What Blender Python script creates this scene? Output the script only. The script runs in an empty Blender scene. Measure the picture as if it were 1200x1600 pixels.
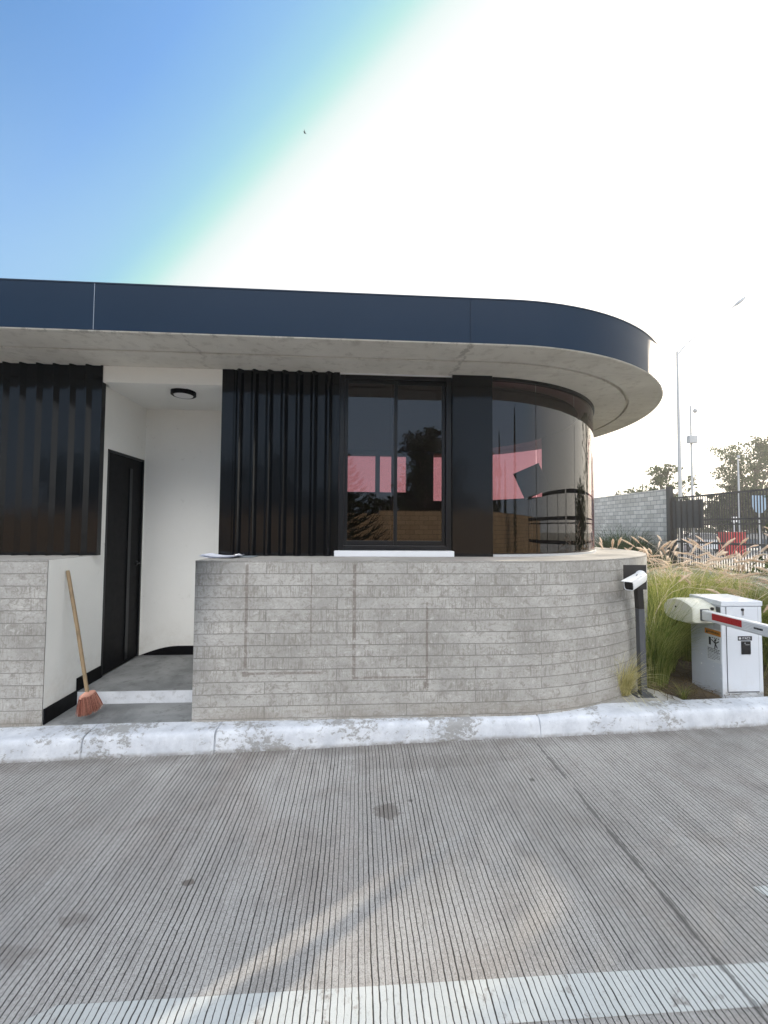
import bpy, math, random
from math import sin, cos, pi, radians as R, sqrt, atan2
from mathutils import Vector, Matrix, Euler

sc = bpy.context.scene
COL = sc.collection
rnd = random.Random(7)

# ------------------------------------------------------------------ camera
PITCH, ROLL, YAW, EYE, FPX = 0.0397, 0.0068, 0.0606, 1.65, 640.0
cam_d = bpy.data.cameras.new('camera')
cam = bpy.data.objects.new('camera', cam_d); COL.objects.link(cam)
cam_d.sensor_fit = 'HORIZONTAL'; cam_d.sensor_width = 36.0
cam_d.lens = 36.0 * FPX / 1200.0
cam_d.clip_start = 0.05; cam_d.clip_end = 3000
fwd = Vector((sin(YAW) * cos(PITCH), cos(YAW) * cos(PITCH), sin(PITCH)))
rgt0 = Vector((cos(YAW), -sin(YAW), 0))
up0 = rgt0.cross(fwd)
rgt = rgt0 * cos(ROLL) + up0 * sin(ROLL)
upv = up0 * cos(ROLL) - rgt0 * sin(ROLL)
M = Matrix((rgt, upv, -fwd)).transposed().to_4x4()
M.translation = Vector((0, 0, EYE))
cam.matrix_world = M
sc.camera = cam

# ------------------------------------------------------------------ light, sky, exposure
SUN_EL = R(19.0)
SUN_AZ = atan2(0.572, 0.819)                  # direction towards the sun, in the XY plane
sun_dir = Vector((cos(SUN_AZ) * cos(SUN_EL), sin(SUN_AZ) * cos(SUN_EL), sin(SUN_EL)))
sun_d = bpy.data.lights.new('sun', 'SUN'); sun_d.energy = 3.5; sun_d.angle = R(0.6)
sun_d.color = (1.0, 0.87, 0.70)
sun = bpy.data.objects.new('sun', sun_d); COL.objects.link(sun)
sun.location = (20, 15, 20)
sun.rotation_euler = (-sun_dir).to_track_quat('-Z', 'Y').to_euler()

sc.view_settings.view_transform = 'Standard'
sc.view_settings.look = 'None'
sc.view_settings.gamma = 1.0
sc.view_settings.exposure = 0.75

world = bpy.data.worlds.new('World'); sc.world = world
world.use_nodes = True
wn, wl = world.node_tree.nodes, world.node_tree.links
wn.clear()
w_out = wn.new('ShaderNodeOutputWorld'); w_bg = wn.new('ShaderNodeBackground')
w_bg.inputs['Strength'].default_value = 0.1
sky = wn.new('ShaderNodeTexSky'); sky.sky_type = 'NISHITA'; sky.sun_disc = False
sky.sun_elevation = SUN_EL; sky.sun_rotation = pi / 2 - SUN_AZ
sky.air_density = 1.2; sky.dust_density = 2.5
# thin bright veil of haze spreading from the sun's side of the sky
tc = wn.new('ShaderNodeTexCoord')
dot = wn.new('ShaderNodeVectorMath'); dot.operation = 'DOT_PRODUCT'
dot.inputs[1].default_value = (0.6178, 0.5742, -0.5372)
wl.new(tc.outputs['Generated'], dot.inputs[0])
mr = wn.new('ShaderNodeMapRange'); mr.inputs['From Min'].default_value = -1; mr.inputs['From Max'].default_value = 1
wl.new(dot.outputs['Value'], mr.inputs['Value'])
ramp = wn.new('ShaderNodeValToRGB'); cr = ramp.color_ramp
def lin(h):
    c = [int(h[i:i + 2], 16) / 255 for i in (0, 2, 4)]
    return tuple((x / 12.92 if x <= 0.04045 else ((x + 0.055) / 1.055) ** 2.4) for x in c)
EXPO = 2 ** sc.view_settings.exposure
def disp(*c): return tuple(x / EXPO for x in c)      # value that shows as c at this exposure
SKY_STOPS = [(-1.0, disp(*lin('6094d4'))), (-0.42, disp(*lin('6498d8'))), (-0.355, disp(*lin('6ea2e0'))), (-0.23, disp(*lin('7fb4f4'))),
             (-0.15, disp(*lin('94c8f5'))), (-0.09, disp(*lin('a8def2'))), (-0.05, disp(*lin('c4f4ee'))),
             (-0.015, disp(0.90, 1.02, 0.98)), (0.03, disp(1.1, 1.1, 1.09)), (0.3, disp(1.5, 1.48, 1.42)), (0.7, disp(2.2, 2.1, 1.9)), (1.0, disp(2.2, 2.1, 1.9))]
while len(cr.elements) < len(SKY_STOPS): cr.elements.new(0.5)
for e, (s, c) in zip(cr.elements, SKY_STOPS):
    e.position = (s + 1) / 2; e.color = (c[0], c[1], c[2], 1)
wl.new(mr.outputs['Result'], ramp.inputs['Fac'])
gain = wn.new('ShaderNodeVectorMath'); gain.operation = 'SCALE'; gain.inputs['Scale'].default_value = 10.0
wl.new(ramp.outputs['Color'], gain.inputs[0])
# the side away from the sun: pale and dimmer near the horizon, bright hazy zenith
sepd = wn.new('ShaderNodeSeparateXYZ'); wl.new(tc.outputs['Generated'], sepd.inputs[0])
def wstep(sock, a, b):
    t = wn.new('ShaderNodeMapRange'); t.interpolation_type = 'SMOOTHSTEP'; wl.new(sock, t.inputs['Value'])
    t.inputs['From Min'].default_value = a; t.inputs['From Max'].default_value = b; return t.outputs['Result']
bcol = wn.new('ShaderNodeMix'); bcol.data_type = 'RGBA'; wl.new(wstep(sepd.outputs[2], 0.34, 0.68), bcol.inputs['Factor'])
bcol.inputs['A'].default_value = (*[x * 10 for x in disp(0.56, 0.74, 1.0)], 1); bcol.inputs['B'].default_value = (*[x * 10 for x in disp(7.7, 7.6, 7.5)], 1)
def wmul(a, b):
    t = wn.new('ShaderNodeMath'); t.operation = 'MULTIPLY'; wl.new(a, t.inputs[0])
    if isinstance(b, float): t.inputs[1].default_value = b
    else: wl.new(b, t.inputs[1])
    return t.outputs[0]
pale = wn.new('ShaderNodeMix'); pale.data_type = 'RGBA'
wl.new(wmul(wmul(wstep(sepd.outputs[2], 0.74, 0.38), wstep(dot.outputs['Value'], -0.06, -0.16)), 0.60), pale.inputs['Factor'])
wl.new(gain.outputs['Vector'], pale.inputs['A']); pale.inputs['B'].default_value = (*[x * 10 for x in disp(*lin('b4dcfb'))], 1)
bmix = wn.new('ShaderNodeMix'); bmix.data_type = 'RGBA'; wl.new(wstep(sepd.outputs[1], -0.25, -0.78), bmix.inputs['Factor'])
wl.new(pale.outputs['Result'], bmix.inputs['A']); wl.new(bcol.outputs['Result'], bmix.inputs['B'])
wmix = wn.new('ShaderNodeMix'); wmix.data_type = 'RGBA'; wmix.inputs['Factor'].default_value = 0.9
wl.new(sky.outputs['Color'], wmix.inputs['A']); wl.new(bmix.outputs['Result'], wmix.inputs['B'])
wl.new(wmix.outputs['Result'], w_bg.inputs['Color'])
wl.new(w_bg.outputs['Background'], w_out.inputs['Surface'])

# ------------------------------------------------------------------ object helpers
def tag(o, label=None, cat=None, group=None, kind=None):
    if label: o['label'] = label
    if cat: o['category'] = cat
    if group: o['group'] = group
    if kind: o['kind'] = kind
    return o

def empty(name, loc, label, cat, group=None, rz=0.0):
    o = bpy.data.objects.new(name, None); COL.objects.link(o)
    o.location = loc; o.rotation_euler = (0, 0, rz); o.empty_display_size = 0.1
    return tag(o, label, cat, group)

def origin_of(o):
    while o.parent: o = o.parent
    return o.location.copy() if o.type == 'EMPTY' or o.location.length else Vector((0, 0, 0))

class MB:
    """collects geometry; build() links it as one mesh object (world coordinates unless local=True)"""
    def __init__(s): s.v = []; s.f = []; s.uv = []
    def add(s, verts, faces, uvs=None):
        b = len(s.v); s.v += [tuple(p) for p in verts]
        for i, f in enumerate(faces):
            s.f.append(tuple(b + k for k in f)); s.uv.append(uvs[i] if uvs else None)
        return s
    def quad(s, a, b, c, d, uv=None): return s.add([a, b, c, d], [(0, 1, 2, 3)], [uv] if uv else None)
    def box(s, c, d, rot=None):
        x, y, z = d[0] / 2, d[1] / 2, d[2] / 2
        vs = [Vector(p) for p in ((-x, -y, -z), (x, -y, -z), (x, y, -z), (-x, y, -z), (-x, -y, z), (x, -y, z), (x, y, z), (-x, y, z))]
        if rot is not None:
            m = rot if isinstance(rot, Matrix) else Euler(rot).to_matrix()
            vs = [m @ p for p in vs]
        c = Vector(c)
        return s.add([p + c for p in vs], [(3, 2, 1, 0), (4, 5, 6, 7), (0, 1, 5, 4), (1, 2, 6, 5), (2, 3, 7, 6), (3, 0, 4, 7)])
    def bb(s, x0, x1, y0, y1, z0, z1): return s.box(((x0 + x1) / 2, (y0 + y1) / 2, (z0 + z1) / 2), (x1 - x0, y1 - y0, z1 - z0))
    def tube(s, pts, rad, n=10, caps=True, sq=None):
        pts = [Vector(p) for p in pts]
        if not hasattr(rad, '__len__'): rad = [rad] * len(pts)
        rings = []
        prev = None
        for i, p in enumerate(pts):
            t = (pts[min(i + 1, len(pts) - 1)] - pts[max(i - 1, 0)]).normalized()
            ref = Vector((0, 0, 1)) if abs(t.z) < 0.9 else Vector((1, 0, 0))
            if prev is not None and abs(prev.dot(t)) < 0.95: ref = prev
            a = (ref - t * ref.dot(t)).normalized(); b = t.cross(a); prev = a
            rings.append([p + (a * cos(2 * pi * k / n) + b * sin(2 * pi * k / n)) * rad[i] for k in range(n)])
        vs = [q for r_ in rings for q in r_]; fs = []
        for i in range(len(pts) - 1):
            for k in range(n):
                k2 = (k + 1) % n; fs.append((i * n + k, i * n + k2, (i + 1) * n + k2, (i + 1) * n + k))
        if caps:
            fs.append(tuple(range(n))[::-1]); fs.append(tuple((len(pts) - 1) * n + k for k in range(n)))
        return s.add(vs, fs)
    def lathe(s, prof, c, n=24, axis='Z'):
        vs = []; fs = []
        for r_, h in prof:
            for k in range(n):
                a = 2 * pi * k / n
                p = (r_ * cos(a), r_ * sin(a), h)
                if axis == 'X': p = (h, r_ * cos(a), r_ * sin(a))
                if axis == 'Y': p = (r_ * sin(a), h, r_ * cos(a))
                vs.append(Vector(p) + Vector(c))
        for i in range(len(prof) - 1):
            for k in range(n):
                k2 = (k + 1) % n; fs.append((i * n + k, i * n + k2, (i + 1) * n + k2, (i + 1) * n + k))
        fs.append(tuple(range(n))[::-1]); fs.append(tuple((len(prof) - 1) * n + k for k in range(n)))
        return s.add(vs, fs)
    def prism(s, poly, z0, z1):
        n = len(poly)
        vs = [(p[0], p[1], z0) for p in poly] + [(p[0], p[1], z1) for p in poly]
        fs = [tuple(range(n))[::-1], tuple(range(n, 2 * n))] + [(i, (i + 1) % n, n + (i + 1) % n, n + i) for i in range(n)]
        return s.add(vs, fs)
    def build(s, name, mat, parent=None, smooth=False, local=False, bevel=0.0, kind=None, recalc=True, weld=False):
        me = bpy.data.meshes.new(name)
        o_ = origin_of(parent) if (parent is not None and not local) else Vector((0, 0, 0))
        me.from_pydata([tuple(Vector(p) - o_) for p in s.v], [], s.f)
        if any(u is not None for u in s.uv):
            uvl = me.uv_layers.new(name='UVMap'); i = 0
            for f, u in zip(me.polygons, s.uv):
                for k in range(len(f.vertices)):
                    uvl.data[f.loop_start + k].uv = u[k] if u else (0, 0)
        if weld:
            import bmesh
            bm = bmesh.new(); bm.from_mesh(me); bmesh.ops.remove_doubles(bm, verts=bm.verts, dist=2e-5); bm.to_mesh(me); bm.free()
        if recalc:
            import bmesh
            bm = bmesh.new(); bm.from_mesh(me); bmesh.ops.recalc_face_normals(bm, faces=bm.faces); bm.to_mesh(me); bm.free()
        if mat: me.materials.append(mat)
        if smooth:
            for p in me.polygons: p.use_smooth = True
        me.update()
        o = bpy.data.objects.new(name, me); COL.objects.link(o)
        if parent is not None: o.parent = parent
        if kind: o['kind'] = kind
        if bevel:
            b = o.modifiers.new('bevel', 'BEVEL'); b.width = bevel; b.segments = 2; b.limit_method = 'ANGLE'; b.angle_limit = R(40)
        if smooth:
            e = None
        return o

def smooth_angle(o, deg=35):
    me = o.data
    for p in me.polygons: p.use_smooth = True
    me.set_sharp_from_angle(angle=R(deg))
    return o

def copy_tree(o, parent=None):
    c = o.copy(); COL.objects.link(c)
    if parent is not None: c.parent = parent
    for ch in list(o.children): copy_tree(ch, c)
    return c

# ------------------------------------------------------------------ material helpers
class NT:
    def __init__(s, name):
        s.m = bpy.data.materials.new(name); s.m.use_nodes = True
        s.n = s.m.node_tree.nodes; s.l = s.m.node_tree.links; s.n.clear()
        s.out = s.n.new('ShaderNodeOutputMaterial')
        s.b = s.n.new('ShaderNodeBsdfPrincipled'); s.l.new(s.b.outputs[0], s.out.inputs[0])
    def put(s, sock, v):
        if hasattr(v, 'is_output') or isinstance(v, bpy.types.NodeSocket): s.l.new(v, sock)
        elif isinstance(v, (tuple, list)) and len(v) == 3 and sock.type == 'RGBA': sock.default_value = (*v, 1)
        else: sock.default_value = v
    def set(s, **k):
        for a, v in k.items(): s.put(s.b.inputs[a.replace('_', ' ')], v)
        return s
    def obj(s): return s.n.new('ShaderNodeTexCoord').outputs['Object']
    def geo(s): return s.n.new('ShaderNodeNewGeometry').outputs['Position']
    def uv(s): return s.n.new('ShaderNodeTexCoord').outputs['UV']
    def mapping(s, vec, scale=(1, 1, 1), loc=(0, 0, 0), rot=(0, 0, 0)):
        m = s.n.new('ShaderNodeMapping'); s.put(m.inputs['Vector'], vec)
        m.inputs['Scale'].default_value = scale; m.inputs['Location'].default_value = loc; m.inputs['Rotation'].default_value = rot
        return m.outputs[0]
    def noise(s, vec, scale, detail=4, rough=0.55, dist=0.0):
        t = s.n.new('ShaderNodeTexNoise'); s.put(t.inputs['Vector'], vec)
        t.inputs['Scale'].default_value = scale; t.inputs['Detail'].default_value = detail
        t.inputs['Roughness'].default_value = rough; t.inputs['Distortion'].default_value = dist
        return t.outputs['Fac']
    def voro(s, vec, scale, feature='F1'):
        t = s.n.new('ShaderNodeTexVoronoi'); t.feature = feature; s.put(t.inputs['Vector'], vec); t.inputs['Scale'].default_value = scale
        return t.outputs['Distance']
    def math(s, op, a, b=0.0, c=0.0, clamp=False):
        t = s.n.new('ShaderNodeMath'); t.operation = op; t.use_clamp = clamp
        for i, v in enumerate((a, b, c)): s.put(t.inputs[i], v)
        return t.outputs[0]
    def sep(s, vec):
        t = s.n.new('ShaderNodeSeparateXYZ'); s.put(t.inputs[0], vec); return t.outputs
    def comb(s, x, y, z):
        t = s.n.new('ShaderNodeCombineXYZ'); s.put(t.inputs[0], x); s.put(t.inputs[1], y); s.put(t.inputs[2], z); return t.outputs[0]
    def step(s, v, a, b):          # smooth 0..1 between a and b
        t = s.n.new('ShaderNodeMapRange'); t.interpolation_type = 'SMOOTHSTEP'
        s.put(t.inputs['Value'], v); t.inputs['From Min'].default_value = a; t.inputs['From Max'].default_value = b
        return t.outputs['Result']
    def mix(s, f, a, b, mode='MIX'):
        t = s.n.new('ShaderNodeMix'); t.data_type = 'RGBA'; t.blend_type = mode
        s.put(t.inputs['Factor'], f); s.put(t.inputs['A'], a); s.put(t.inputs['B'], b)
        return t.outputs['Result']
    def ramp(s, f, stops):
        t = s.n.new('ShaderNodeValToRGB'); s.put(t.inputs[0], f); e = t.color_ramp.elements
        while len(e) < len(stops): e.new(0.5)
        for q, (p, c) in zip(e, stops):
            q.position = p; q.color = (*c, 1) if len(c) == 3 else c
        return t.outputs[0]
    def bump(s, h, strength=0.3, dist=0.01, normal=None):
        t = s.n.new('ShaderNodeBump'); s.put(t.inputs['Height'], h); t.inputs['Strength'].default_value = strength
        t.inputs['Distance'].default_value = dist
        if normal is not None: s.put(t.inputs['Normal'], normal)
        return t.outputs[0]

MAT = {}
def simple(name, col, rough=0.5, metal=0.0, var=0.12, nscale=8.0, bump=0.0, spec=0.5, coat=0.0):
    t = NT(name); p = t.obj()
    f = t.noise(p, nscale, 5)
    c = t.mix(f, tuple(x * (1 - var) for x in col), tuple(min(1, x * (1 + var)) for x in col))
    t.set(Base_Color=c, Roughness=t.math('ADD', t.math('MULTIPLY', t.noise(p, nscale * 2.3, 3), 0.2), rough - 0.1), Metallic=metal)
    t.b.inputs['Specular IOR Level'].default_value = spec
    t.b.inputs['Coat Weight'].default_value = coat
    if bump: t.set(Normal=t.bump(t.noise(p, nscale * 6, 4), bump, 0.004))
    MAT[name] = t.m
    return t.m

simple('black_metal', (0.012, 0.013, 0.015), 0.30, var=0.25, nscale=3, spec=0.6)
simple('black_paint', (0.003, 0.003, 0.004), 0.5, var=0.1, spec=0.12)
simple('black_frame', (0.005, 0.006, 0.008), 0.33, var=0.05, nscale=2, spec=0.35)
simple('dark_plate', (0.022, 0.02, 0.02), 0.55)
simple('post_grey', (0.075, 0.08, 0.09), 0.5, var=0.2)
simple('white_plastic', (0.72, 0.73, 0.74), 0.35, var=0.04)
simple('lens_black', (0.008, 0.008, 0.01), 0.12, var=0.1)
simple('paper', (0.75, 0.77, 0.86), 0.7, var=0.04)
simple('clip_steel', (0.45, 0.45, 0.46), 0.3, metal=0.9)
simple('clipboard_grey', (0.22, 0.25, 0.27), 0.5)
simple('sill_white', (0.66, 0.68, 0.71), 0.6, var=0.05, bump=0.1)
simple('galv', (0.42, 0.43, 0.44), 0.5, metal=0.0, var=0.1)
simple('pale_pole', (0.45, 0.46, 0.47), 0.5, var=0.1)
simple('gate_black', (0.02, 0.021, 0.024), 0.5, var=0.3)
simple('gate_sheet', (0.03, 0.032, 0.036), 0.45, var=0.3)
simple('red_paint', (0.42, 0.02, 0.025), 0.5, var=0.2, nscale=4)
simple('white_sign', (0.75, 0.76, 0.78), 0.5, var=0.05)
simple('blue_sign', (0.30, 0.42, 0.55), 0.5, var=0.1)
simple('rubber', (0.02, 0.02, 0.02), 0.8)
simple('rim_silver', (0.55, 0.56, 0.58), 0.3, metal=0.7)
simple('car_white', (0.72, 0.73, 0.74), 0.2, var=0.02, coat=0.8)
simple('car_dark', (0.025, 0.04, 0.06), 0.2, var=0.05, coat=1.0)
simple('car_silver', (0.45, 0.47, 0.5), 0.25, metal=0.4, var=0.04, coat=0.8)
simple('car_glass', (0.02, 0.025, 0.03), 0.05, var=0.1)
simple('lamp_clear', (0.6, 0.62, 0.65), 0.15, var=0.03)
simple('lamp_red', (0.45, 0.02, 0.02), 0.2, var=0.05)
simple('lamp_diffuser', (0.72, 0.72, 0.72), 0.4, var=0.03)
simple('housing_beige', (0.62, 0.62, 0.53), 0.42, var=0.05, nscale=20)
simple('red_tape', (0.42, 0.012, 0.02), 0.3, var=0.15, nscale=60)
simple('orange_label', (0.62, 0.24, 0.04), 0.5, var=0.15, nscale=40)
simple('label_white', (0.66, 0.68, 0.70), 0.45, var=0.04)
simple('ink', (0.012, 0.012, 0.014), 0.5, var=0.1)
simple('silver_text', (0.6, 0.6, 0.62), 0.4, var=0.05)
simple('bark', (0.10, 0.075, 0.055), 0.9, var=0.35, nscale=14, bump=0.4)
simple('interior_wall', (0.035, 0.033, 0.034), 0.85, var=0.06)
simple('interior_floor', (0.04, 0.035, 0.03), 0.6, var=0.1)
simple('bird_dark', (0.05, 0.05, 0.05), 0.7)
simple('desk_brown', (0.10, 0.06, 0.04), 0.5, var=0.2)
simple('joint_grey', (0.016, 0.026, 0.045), 0.8, spec=0.1)
simple('seam_light', (0.28, 0.33, 0.40), 0.5)

# -- white cabinet paint with faint grime low down
def cabinet_paint():
    t = NT('cabinet_white'); p = t.geo(); z = t.sep(p)[2]
    n = t.noise(p, 9, 6, 0.65)
    grime = t.math('MULTIPLY', t.step(z, 0.38, 0.12), t.step(n, 0.42, 0.72))
    c = t.mix(t.noise(p, 3, 3), (0.58, 0.615, 0.665), (0.64, 0.67, 0.71))
    c = t.mix(t.math('MULTIPLY', grime, 0.35), c, (0.40, 0.36, 0.30))
    c = t.mix(t.math('MULTIPLY', t.step(t.noise(t.mapping(p, (60, 60, 3)), 1.0, 4), 0.62, 0.75), 0.10), c, (0.45, 0.43, 0.40))
    t.set(Base_Color=c, Roughness=t.math('ADD', t.math('MULTIPLY', n, 0.25), 0.25))
    MAT['cabinet_white'] = t.m
cabinet_paint()

# -- plaster of the entrance: off-white, faint scuffs, trowel undulation
def plaster():
    t = NT('white_plaster'); p = t.geo(); z = t.sep(p)[2]
    n = t.noise(p, 2.2, 6, 0.6)
    c = t.mix(n, (0.78, 0.775, 0.735), (0.86, 0.855, 0.82))
    sc_ = t.math('MULTIPLY', t.step(t.noise(p, 13, 7, 0.7), 0.60, 0.74), t.step(t.noise(p, 1.7, 2), 0.45, 0.65))
    c = t.mix(t.math('MULTIPLY', sc_, 0.45), c, (0.42, 0.40, 0.36))
    foot = t.math('MULTIPLY', t.step(z, 0.75, 0.2), t.step(t.noise(p, 7, 5, 0.7), 0.35, 0.75))
    c = t.mix(t.math('MULTIPLY', foot, 0.40), c, (0.50, 0.46, 0.38))
    t.set(Base_Color=c, Roughness=0.75, Normal=t.bump(t.noise(p, 14, 5), 0.12, 0.01))
    MAT['white_plaster'] = t.m
plaster()

# -- board-marked concrete; UV in metres along the wall and up
def boards():
    t = NT('board_marked_concrete'); uv = t.uv(); s_ = t.sep(uv)
    wob = t.math('MULTIPLY', t.math('SUBTRACT', t.noise(uv, 3.1, 3), 0.5), 0.006)
    uvw = t.comb(t.math('ADD', s_[0], 0.715 + 11.1), t.math('ADD', t.math('ADD', t.math('MULTIPLY', s_[1], -1.0), 1.389 - 0.103 + 0.093 * 2), wob), 0.0)
    bt = t.n.new('ShaderNodeTexBrick'); t.put(bt.inputs['Vector'], uvw)
    bt.inputs['Scale'].default_value = 1.0; bt.inputs['Brick Width'].default_value = 1.11; bt.inputs['Row Height'].default_value = 0.093
    bt.inputs['Mortar Size'].default_value = 0.0032; bt.inputs['Mortar Smooth'].default_value = 0.3; bt.offset = 0.5
    bt.inputs['Color1'].default_value = (0, 0, 0, 1); bt.inputs['Color2'].default_value = (1, 1, 1, 1); bt.inputs['Mortar'].default_value = (0.5, 0.5, 0.5, 1)
    tone = t.sep(bt.outputs['Color'])[0]; mort = bt.outputs['Fac']
    shift = t.comb(t.math('ADD', s_[0], t.math('MULTIPLY', tone, 7.3)), t.math('ADD', s_[1], t.math('MULTIPLY', tone, 3.1)), tone)   # every board its own figure
    n1 = t.noise(uv, 2.0, 8, 0.66); n2 = t.noise(shift, 19, 7, 0.72, 0.8); n4 = t.noise(uv, 55, 5, 0.75)
    grain = t.noise(t.mapping(shift, (120, 9, 1)), 1.0, 5, 0.72)
    lam = t.noise(t.mapping(shift, (5, 75, 1)), 1.0, 6, 0.75, 0.4)
    patch = t.step(t.noise(shift, 2.6, 4, 0.6), 0.42, 0.60)
    c = t.mix(t.step(n1, 0.30, 0.70), (0.305, 0.296, 0.277), (0.50, 0.488, 0.460))
    c = t.mix(t.math('MULTIPLY', tone, 0.34), c, (0.28, 0.27, 0.25))
    c = t.mix(t.math('MULTIPLY', t.step(n4, 0.50, 0.66), 0.55), c, (0.24, 0.225, 0.20))
    c = t.mix(t.math('MULTIPLY', t.math('MULTIPLY', t.step(grain, 0.47, 0.62), patch), 0.85), c, (0.215, 0.20, 0.175))
    c = t.mix(t.math('MULTIPLY', t.step(lam, 0.54, 0.68), 0.42), c, (0.24, 0.225, 0.20))
    c = t.mix(t.math('MULTIPLY', t.step(n2, 0.52, 0.63), 0.65), c, (0.22, 0.205, 0.178))
    c = t.mix(t.math('MULTIPLY', t.step(n2, 0.44, 0.32), 0.55), c, (0.58, 0.57, 0.545))
    worm = t.voro(t.mapping(t.comb(t.math('ADD', s_[0], t.math('MULTIPLY', n2, 0.14)), t.math('ADD', s_[1], t.math('MULTIPLY', n1, 0.10)), 0.0), (11, 30, 1)), 1.0, 'DISTANCE_TO_EDGE')
    c = t.mix(t.math('MULTIPLY', t.math('MULTIPLY', t.step(worm, 0.07, 0.0), t.step(t.noise(uv, 4, 4), 0.50, 0.62)), 0.40), c, (0.16, 0.145, 0.125))
    # old adhesive-tape residue: broken brown lines
    def rect(u0, u1, v0, v1):
        a = t.math('MULTIPLY', t.step(s_[0], u0 - .003, u0 + .003), t.step(s_[0], u1 + .003, u1 - .003))
        b = t.math('MULTIPLY', t.step(s_[1], v0 - .003, v0 + .003), t.step(s_[1], v1 + .003, v1 - .003))
        return t.math('MULTIPLY', a, b)
    st = None
    for q in ((-.878, -.856, .555, 1.36), (-.038, -.012, .46, 1.36), (.548, .566, .42, 1.06), (-.37, -.36, .7, 1.36),
              (-.86, -.26, .505, .523), (-.03, .56, .462, .478), (-.89, -.84, .49, .53), (.53, .57, .38, .44)):
        k = rect(*q); st = k if st is None else t.math('MAXIMUM', st, k)
    st = t.math('MULTIPLY', st, t.step(t.noise(uv, 26, 5, 0.7), 0.34, 0.52))
    c = t.mix(t.math('MULTIPLY', st, 0.62), c, (0.15, 0.12, 0.10))
    # damp dirt along the foot of the wall
    foot = t.math('MULTIPLY', t.step(s_[1], 0.33, 0.14), t.step(t.noise(t.mapping(uv, (3, 9, 1)), 1.0, 6, 0.7), 0.30, 0.62))
    c = t.mix(t.math('MULTIPLY', foot, 0.55), c, (0.23, 0.20, 0.16))
    c = t.mix(t.math('MULTIPLY', mort, 0.55), c, (0.13, 0.12, 0.105))
    hgt = t.math('SUBTRACT', t.math('ADD', t.math('MULTIPLY', grain, 0.20), t.math('ADD', t.math('MULTIPLY', n2, 0.25), t.math('MULTIPLY', tone, 0.45))), t.math('MULTIPLY', mort, 1.0))
    t.set(Base_Color=c, Roughness=0.82, Normal=t.bump(hgt, 0.7, 0.008))
    MAT['boards'] = t.m
boards()

def concrete(name, lo, hi, stain, sc_=1.0, streak=False):
    t = NT(name); p = t.geo()
    n1 = t.noise(p, 1.3 * sc_, 7, 0.62, 0.4); n2 = t.noise(p, 9 * sc_, 6, 0.7); n3 = t.noise(p, 60 * sc_, 4, 0.7)
    c = t.mix(t.step(n1, 0.3, 0.7), lo, hi)
    c = t.mix(t.math('MULTIPLY', t.step(n2, 0.50, 0.68), 0.5), c, stain)
    c = t.mix(t.math('MULTIPLY', t.step(n3, 0.56, 0.75), 0.30), c, stain)
    if streak:
        s2 = t.noise(t.mapping(p, (0.8, 6, 6)), 1.0, 6, 0.7)
        c = t.mix(t.math('MULTIPLY', t.step(s2, 0.54, 0.70), 0.35), c, stain)
    if streak:
        x = t.sep(p)
        for (x0, w0, k_) in ((0.86, 0.035, 0.55), (-1.35, 0.02, 0.35), (-3.4, 0.02, 0.4)):
            d_ = t.math('ABSOLUTE', t.math('SUBTRACT', t.math('ADD', x[0], t.math('MULTIPLY', t.math('SUBTRACT', t.noise(p, 4.5, 6, 0.7), 0.5), 0.30)), x0))
            m_ = t.math('MULTIPLY', t.step(d_, w0, w0 * .3), t.math('MULTIPLY', t.step(t.noise(p, 17, 4, 0.7), 0.36, 0.55), t.step(x[1], 4.2, 3.7)))
            c = t.mix(t.math('MULTIPLY', m_, k_), c, (0.24, 0.22, 0.19))
        edge = t.math('MULTIPLY', t.step(x[1], 3.19, 3.125), t.step(t.noise(p, 11, 6, 0.75), 0.52, 0.62))
        c = t.mix(t.math('MULTIPLY', edge, 0.6), c, (0.25, 0.235, 0.21))
    t.set(Base_Color=c, Roughness=0.85, Normal=t.bump(t.math('ADD', n2, t.math('MULTIPLY', n3, 0.6)), 0.25, 0.006))
    MAT[name] = t.m
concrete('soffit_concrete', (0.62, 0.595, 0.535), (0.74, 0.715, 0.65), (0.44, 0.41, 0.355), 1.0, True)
concrete('floor_concrete', (0.13, 0.135, 0.135), (0.26, 0.265, 0.26), (0.09, 0.09, 0.09), 1.6)
concrete('apron_concrete', (0.28, 0.275, 0.26), (0.42, 0.41, 0.385), (0.19, 0.175, 0.15), 1.2)
concrete('ledge_concrete', (0.30, 0.285, 0.26), (0.43, 0.41, 0.375), (0.21, 0.19, 0.165), 1.2)
concrete('step_paint', (0.50, 0.52, 0.55), (0.66, 0.68, 0.71), (0.30, 0.30, 0.30), 2.0)
concrete('pavement_concrete', (0.36, 0.35, 0.33), (0.50, 0.48, 0.45), (0.27, 0.25, 0.22), 0.5)
concrete('soil', (0.06, 0.045, 0.032), (0.12, 0.095, 0.07), (0.17, 0.13, 0.09), 3.0)
concrete('dry_ground', (0.20, 0.18, 0.13), (0.30, 0.26, 0.19), (0.12, 0.12, 0.07), 0.2)

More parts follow.
